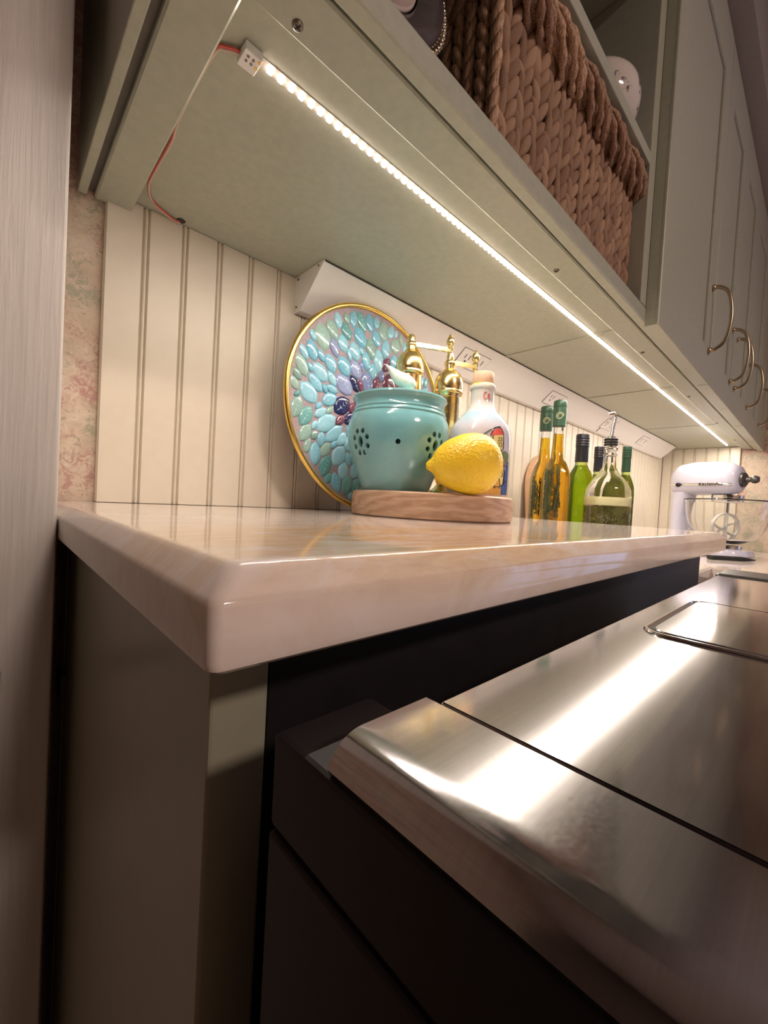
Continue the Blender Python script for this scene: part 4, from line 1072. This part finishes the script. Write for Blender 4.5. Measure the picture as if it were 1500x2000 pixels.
# ================================================================== STAND MIXER
def mixer():
    # local frame: +X = towards the front of the head, Z up, base at z=0
    t = thing('stand_mixer', 'pale lavender white stand mixer with a glass bowl in the far corner', 'mixer', (0, 0, 0))
    def section(pts, n=28):
        """pts rows: x, z centre, half width y, half height z, power -> rounded body"""
        vs = []; fs = []
        for (x, zc, wy, hz, pw) in pts:
            for k in range(n):
                a = 2 * pi * k / n; cx = abs(cos(a)) ** pw * (1 if cos(a) >= 0 else -1); sx = abs(sin(a)) ** pw * (1 if sin(a) >= 0 else -1)
                vs.append((x, wy * cx, zc + hz * sx))
        for i in range(len(pts) - 1):
            for k in range(n): fs.append((i * n + k, i * n + (k + 1) % n, (i + 1) * n + (k + 1) % n, (i + 1) * n + k))
        fs += [tuple(reversed(range(n))), tuple((len(pts) - 1) * n + k for k in range(n))]
        return vs, fs
    head = [(-0.165, .262, .010, .012, .8), (-0.160, .262, .030, .032, .8), (-0.145, .264, .045, .048, .8), (-0.11, .268, .056, .058, .75), (-0.04, .272, .060, .061, .75), (0.05, .272, .060, .059, .75), (0.12, .270, .056, .055, .75), (0.165, .267, .047, .046, .8), (0.18, .265, .036, .036, .85), (0.186, .264, .026, .026, .9)]
    head = [(0.105 + (x - 0.105) * (0.69 if x < 0.105 else 0.5), zc, wy, hz, pw) for (x, zc, wy, hz, pw) in head]
    v, f = section(head); mk('motor_head', v, f, 'mixer', t, True, autosmooth=60)
    # trim band with lettering
    band = [(x, .248, wy + .0012, .0085, .6) for (x, zc, wy, hz, pw) in head[2:-2]]
    v, f = section(band); mk('trim_band', v, f, 'chrome', t, True, autosmooth=50)
    cu = bpy.data.curves.new('lettering', 'FONT'); cu.body = 'KitchenAid'; cu.size = 0.017; cu.extrude = 0.0003
    to = bpy.data.objects.new('lettering', cu); COL.objects.link(to)
    cu.materials.append(M['black_trim'])
    bpy.context.view_layer.update()
    me = bpy.data.meshes.new_from_object(to.evaluated_get(bpy.context.evaluated_depsgraph_get())); bpy.data.objects.remove(to)
    lt = bpy.data.objects.new('lettering', me); COL.objects.link(lt); lt.parent = t
    lt.location = (0.040, -0.0622, .2425); lt.rotation_euler = (pi / 2, 0, 0)
    for s in (-1, 1):
        v, f = lathe_data([(0.0001, 0), (0.0075, 0), (0.0075, 0.008), (0.0001, 0.009)], 16)
        v = [(-0.030 + a, s * (0.0575 + c_), .247 + b) for a, b, c_ in v]; mk('speed_lever', v, f, 'black_trim', t, True)
    # attachment hub and knob
    v, f = lathe_data([(0.0001, 0), (0.023, 0), (0.025, .004), (0.024, .012), (0.018, .016), (0.010, .018), (0.008, .030), (0.012, .034), (0.0135, .042), (0.010, .050), (0.0001, .052)], 26)
    v = [(0.141 + c_, a, .266 + b) for a, b, c_ in v]; mk('hub', v, f, 'steel_dark', t, True, 'dark chrome attachment hub', autosmooth=45)
    # planetary
    lathe('planetary', [(0.0001, .186), (0.030, .186), (0.045, .192), (0.047, .200), (0.047, .212), (0.0001, .216)], 'chrome', t, (0.105, 0, 0), 36)
    lathe('beater_shaft', [(0.0001, .150), (0.007, .150), (0.007, .190), (0.0001, .190)], 'chrome', t, (0.105, 0, 0), 16)
    # pedestal column
    col = [(-0.02, .075, .050, .030), (0.02, .085, .048, .030), (0.06, .095, .042, .028), (0.12, .102, .040, .026), (0.17, .098, .044, .032), (0.215, .092, .050, .045)]
    n = 28; vs = []; fs = []
    rows = [(.020, -.040, .060, .046), (.045, -.046, .048, .033), (.09, -.050, .042, .027), (.14, -.051, .042, .026), (.18, -.048, .046, .031), (.222, -.040, .050, .042)]
    for z, xc, wy, wx in rows:
        for k in range(n):
            a = 2 * pi * k / n; vs.append((xc + wx * cos(a), wy * sin(a), z))
    for i in range(len(rows) - 1):
        for k in range(n): fs.append((i * n + k, i * n + (k + 1) % n, (i + 1) * n + (k + 1) % n, (i + 1) * n + k))
    fs += [tuple(reversed(range(n))), tuple((len(rows) - 1) * n + k for k in range(n))]
    mk('column', vs, fs, 'mixer', t, True, autosmooth=60)
    # base plate
    P = rrect(-0.100, 0.185, -0.085, 0.085, 0.070, 8)
    def sc(d, z): return [(x * d + (1 - d) * .01, y * d, z) for x, y in P]
    rings = [sc(.97, 0.004), sc(1.0, .008), sc(1.0, .018), sc(.97, .026), sc(.88, .030)]
    o = ring_mesh('base_plate', rings, 'mixer', t, cap=True)
    lathe('bowl_clamp', [(0.0001, .0305), (0.052, .0305), (0.052, .040), (0.048, .043), (0.0001, .043)], 'chrome', t, (0.105, 0, 0), 36)
    for sx, sy in ((-.06, -.050), (-.06, .050), (.14, -.055), (.14, .055)):
        lathe('foot', [(0.0001, 0), (0.012, 0), (0.012, .0045), (0.0001, .0045)], 'black_rubber', t, (sx, sy, 0), 14)
    # glass bowl with a wall thickness
    o_ = smoothprof([(0.040, .046), (0.060, .052), (0.090, .072), (0.112, .110), (0.120, .150), (0.123, .188), (0.1265, .193)], 5)
    i_ = smoothprof([(0.1235, .195), (0.1195, .189), (0.1165, .150), (0.1085, .112), (0.0870, .076), (0.0580, .057), (0.0001, .052)], 5)
    lathe('glass_bowl', [(0.0001, .046)] + o_ + i_, 'glass', t, (0.105, 0, 0), 56, close=False)
    v, f = tube_data([(0.105 + 0.1265 * cos(a), 0.1265 * sin(a), .194) for a in [2 * pi * k / 60 for k in range(61)]], .0026, 8); mk('bowl_rim', v, f, 'glass', t, True)
    hp = spline([(0.105, -.118, .165), (0.105, -.150, .168), (0.105, -.162, .140), (0.105, -.150, .108), (0.105, -.112, .105)], 6)
    # flat beater: white loop with cross bars
    def loop(pts, r): return tube_data(spline(pts, 6), r, 8)
    Lp = [loop([(0.105, 0, .150), (0.105, -.040, .140), (0.105, -.066, .112), (0.105, -.060, .080), (0.105, -.032, .064), (0.105, 0, .060), (0.105, .032, .064), (0.105, .060, .080), (0.105, .066, .112), (0.105, .040, .140), (0.105, 0, .150)], .0042),
          loop([(0.105, 0, .152), (0.105, 0, .110), (0.105, 0, .060)], .0045), loop([(0.105, -.052, .075), (0.105, 0, .105), (0.105, .063, .118)], .0036), loop([(0.105, -.066, .112), (0.105, 0, .085), (0.105, .045, .070)], .0036)]
    v, f = merge(Lp); v = [(0.105 + (a - 0.105) * 1.5, b * 1.25, c_) for a, b, c_ in v]; mk('flat_beater', v, f, 'beater', t, True, 'white coated flat beater')
    for ch in t.children:
        if ch.name.startswith('flat_beater'): pass
    ang = atan2(-0.948, -0.315); t.scale = (1.0, 1.0, 1.03)
    t.rotation_euler = (0, 0, ang); t.location = (1.92 - 0.098 * cos(ang), 0.252 - 0.098 * sin(ang), CZ)
    return t
mixer()
# black cord / brush in front of the mixer base
bp_ = thing('pastry_brush', 'flat black brush lying on the lower counter in front of the mixer', 'utensil', (0, 0, 0))
box('handle', (-0.070, 0.045, -0.012, 0.012, 0.0, 0.013), 'black_rubber', bp_, 0.004)
prism_y('bristles', [(0.045, 0.001), (0.074, 0.004), (0.074, 0.007), (0.045, 0.011)], -0.010, 0.010, 'black_rubber', bp_)
bp_.rotation_euler = (0, 0, atan2(-0.684, 0.727)); bp_.location = (1.758, 0.206, CZ)

# ================================================================== BASKET
bk = thing('woven_basket', 'brown woven water hyacinth basket with a thick plaited rim on the open shelf', 'basket', (0.55, 0.38, 0.3605))
BX0, BX1, BY0, BY1, BZ0, BZ1 = 0.348, 0.740, 0.243, 0.500, 0.3608, 0.560
def basket():
    t = 0.008
    P = []
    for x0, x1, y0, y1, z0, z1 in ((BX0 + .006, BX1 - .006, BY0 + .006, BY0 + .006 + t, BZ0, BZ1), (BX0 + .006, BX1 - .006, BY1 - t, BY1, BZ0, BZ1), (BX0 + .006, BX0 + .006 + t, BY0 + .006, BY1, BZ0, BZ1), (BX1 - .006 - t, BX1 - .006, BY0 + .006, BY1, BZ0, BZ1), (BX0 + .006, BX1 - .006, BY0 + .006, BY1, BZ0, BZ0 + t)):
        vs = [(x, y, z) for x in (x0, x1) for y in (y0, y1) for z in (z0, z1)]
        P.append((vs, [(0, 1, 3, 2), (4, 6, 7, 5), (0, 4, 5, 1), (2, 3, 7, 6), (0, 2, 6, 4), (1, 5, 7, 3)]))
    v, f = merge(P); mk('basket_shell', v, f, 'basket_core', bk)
    # master strand: plump leaf shape with lengthwise folds, long axis Z, facing -Y
    n = 10; m = 8
    def strand_data(seed):
        rnd = random.Random(seed); vs = []; fs = []
        for i in range(n + 1):
            u = i / n; w = max(sin(pi * u) ** 0.62, 0.06); bend = 0.10 * sin(pi * u * 1.1 + seed)
            for k in range(m):
                a = 2 * pi * k / m; fold = 1 + 0.13 * (k % 2)
                vs.append((0.5 * w * cos(a) * fold + bend * 0.3, 0.5 * w * sin(a) * fold, (u - 0.5) * 1.0))
        for i in range(n):
            for k in range(m): fs.append((i * m + k, i * m + (k + 1) % m, (i + 1) * m + (k + 1) % m, (i + 1) * m + k))
        fs += [tuple(reversed(range(m))), tuple(n * m + k for k in range(m))]
        return vs, fs
    masters = []
    for s in range(3):
        v, f = strand_data(s); me = bpy.data.meshes.new('strand'); me.from_pydata(v, [], f); me.materials.append(M['basket'])
        for p in me.polygons: p.use_smooth = True
        masters.append(me)
    rnd = random.Random(21); off = wloc(bk)
    cols = 25; dx = (BX1 - BX0 - 0.004) / cols; rows = 11; dz = (BZ1 - BZ0) / rows
    for i in range(cols):
        for j in range(rows + 1):
            z = BZ0 + dz * (j + (0.5 if i % 2 else 0.02)) + 0.003
            if z > BZ1 or z < BZ0 + 0.017: continue
            o = bpy.data.objects.new('strand', masters[rnd.randrange(3)]); COL.objects.link(o); o.parent = bk
            lean = radians(24) * (1 if i % 2 else -1) + rnd.uniform(-.1, .1)
            sc_ = rnd.uniform(.9, 1.12)
            o.location = Vector((BX0 + 0.006 + dx * (i + .5), BY0 + 0.0055 - rnd.uniform(0, .002), z)) - off
            o.rotation_euler = (radians(rnd.uniform(10, 20)), lean, rnd.uniform(-.5, .5)); o.scale = (dx * 0.80 * sc_, 0.0120, dz * 1.80 * sc_)
    # left side (dim) and remaining strands joined
    P = []
    cols2 = 16; dy = (BY1 - BY0) / cols2
    for i in range(cols2):
        for j in range(rows + 1):
            z = BZ0 + dz * (j + (0.5 if i % 2 else 0.02)) + 0.003
            if z > BZ1 or z < BZ0 + 0.017: continue
            v, f = strand_data(rnd.randrange(3)); ln = radians(20) * (1 if i % 2 else -1)
            R_ = Matrix.Rotation(pi / 2, 3, 'Z') @ Matrix.Rotation(ln, 3, 'Y')
            P.append(([R_ @ Vector((a * dy * .72, b * 0.0110, c_ * dz * 1.95)) + Vector((BX0 + 0.0055, BY0 + dy * (i + .5), z)) for a, b, c_ in v], f))
    v, f = merge(P); o = mk('side_strands', v, f, 'basket', bk, True); o['kind'] = 'stuff'
    # wrapped rim: drooping plaited bundles along the front
    xs = BX0 - 0.004; nb = 5; bw = (BX1 + 0.010 - xs) / nb
    for q in range(nb):
        P = []
        a0 = xs + q * bw - 0.004; a1 = a0 + bw + 0.012
        core = [(a0 + (a1 - a0) * u, BY0 - 0.003 - 0.003 * sin(pi * u), 0.555 - 0.016 * u - 0.006 * sin(pi * u)) for u in [k / 12 for k in range(13)]]
        crad = [0.007 + 0.007 * sin(pi * min(1, k / 12 * .8 + .15)) for k in range(13)]
        P.append(tube_data(core, [c * 0.8 for c in crad], 8))
        for s in range(6):
            ph = s / 6 * 2 * pi; pts = []; rs = []
            for k in range(25):
                u = k / 24; cx = a0 + (a1 - a0) * u; r_ = 0.0065 + 0.0095 * sin(pi * min(1, u * .85 + .15)); an = ph + u * 3.4
                pts.append((cx, BY0 - 0.003 - 0.003 * sin(pi * u) + r_ * cos(an), 0.555 - 0.016 * u - 0.006 * sin(pi * u) + r_ * 1.15 * sin(an)))
                rs.append(0.0042 + 0.0012 * sin(k * 1.3 + s))
            P.append(tube_data(pts, rs, 7))
        v, f = merge(P); mk('rim_plait', v, f, 'basket', bk, True, autosmooth=60)
    P = []
    for s in range(5):
        ph = s / 5 * 2 * pi
        pts = [(BX0 + 0.004 + 0.009 * cos(ph + u * 14), BY0 + (BY1 - BY0) * u, 0.553 + 0.009 * sin(ph + u * 14)) for u in [k / 50 for k in range(51)]]
        P.append(tube_data(pts, 0.0055, 7))
    v, f = merge(P); mk('rim_plait', v, f, 'basket', bk, True)
basket()

# ================================================================== BEADED DISH AND PORCELAIN VASE ON THE SHELVES
def dish():
    t = thing('beaded_dish', 'round pale standing dish with dark ring and beaded pewter edge, left of the basket', 'dish', (0, 0, 0))
    v, f = lathe_data([(0.0001, 0.004), (0.052, 0.004), (0.053, 0.006), (0.055, 0.002), (0.0001, -0.002)], 56, close=False); mk('dish_centre', v, f, 'pale_face', t, True)
    v, f = lathe_data([(0.0555, 0.004), (0.060, 0.008), (0.075, 0.012), (0.080, 0.008), (0.076, 0.000), (0.0555, -0.002)], 56, close=False); mk('dark_ring', v, f, 'dark_glass', t, True)
    P = []
    for k in range(80):
        a = 2 * pi * k / 80; P.append(ellipsoid_data((0.0815 * cos(a), 0.0815 * sin(a), 0.006), (0.003, 0.003, 0.003), 6, 4))
    v, f = merge(P); mk('beaded_edge', v, f, 'pewter', t, True)
    t.rotation_euler = (radians(80), 0, 0); t.location = (0.190, 0.270, 0.3605 + 0.100); t.scale = (1.18, 1.18, 1.18)
M['pale_face'] = plain('pale_pinkish_glass', (0.55, 0.45, 0.42), 0.2, grain=0.2, gscale=40)
M['dark_glass'] = plain('dark_glass_ring', (0.06, 0.05, 0.055), 0.15, grain=0.2)
dish()
def vase():
    c = (0.680, 0.288, 0.5925)
    t = thing('porcelain_vase', 'round white porcelain jar with small dark flowers on the upper shelf', 'vase', c)
    lathe('vase_body', [(0.0001, 0)] + smoothprof([(0.030, 0), (0.033, 0.004), (0.054, 0.028), (0.063, 0.056), (0.059, 0.082), (0.043, 0.102), (0.027, 0.110), (0.024, 0.113)], 6), 'porcelain', t, c, 48)
    lathe('vase_rim', [(0.0235, 0.113), (0.026, 0.114), (0.027, 0.119), (0.025, 0.121), (0.020, 0.119)], 'chrome', t, c, 36)
vase()
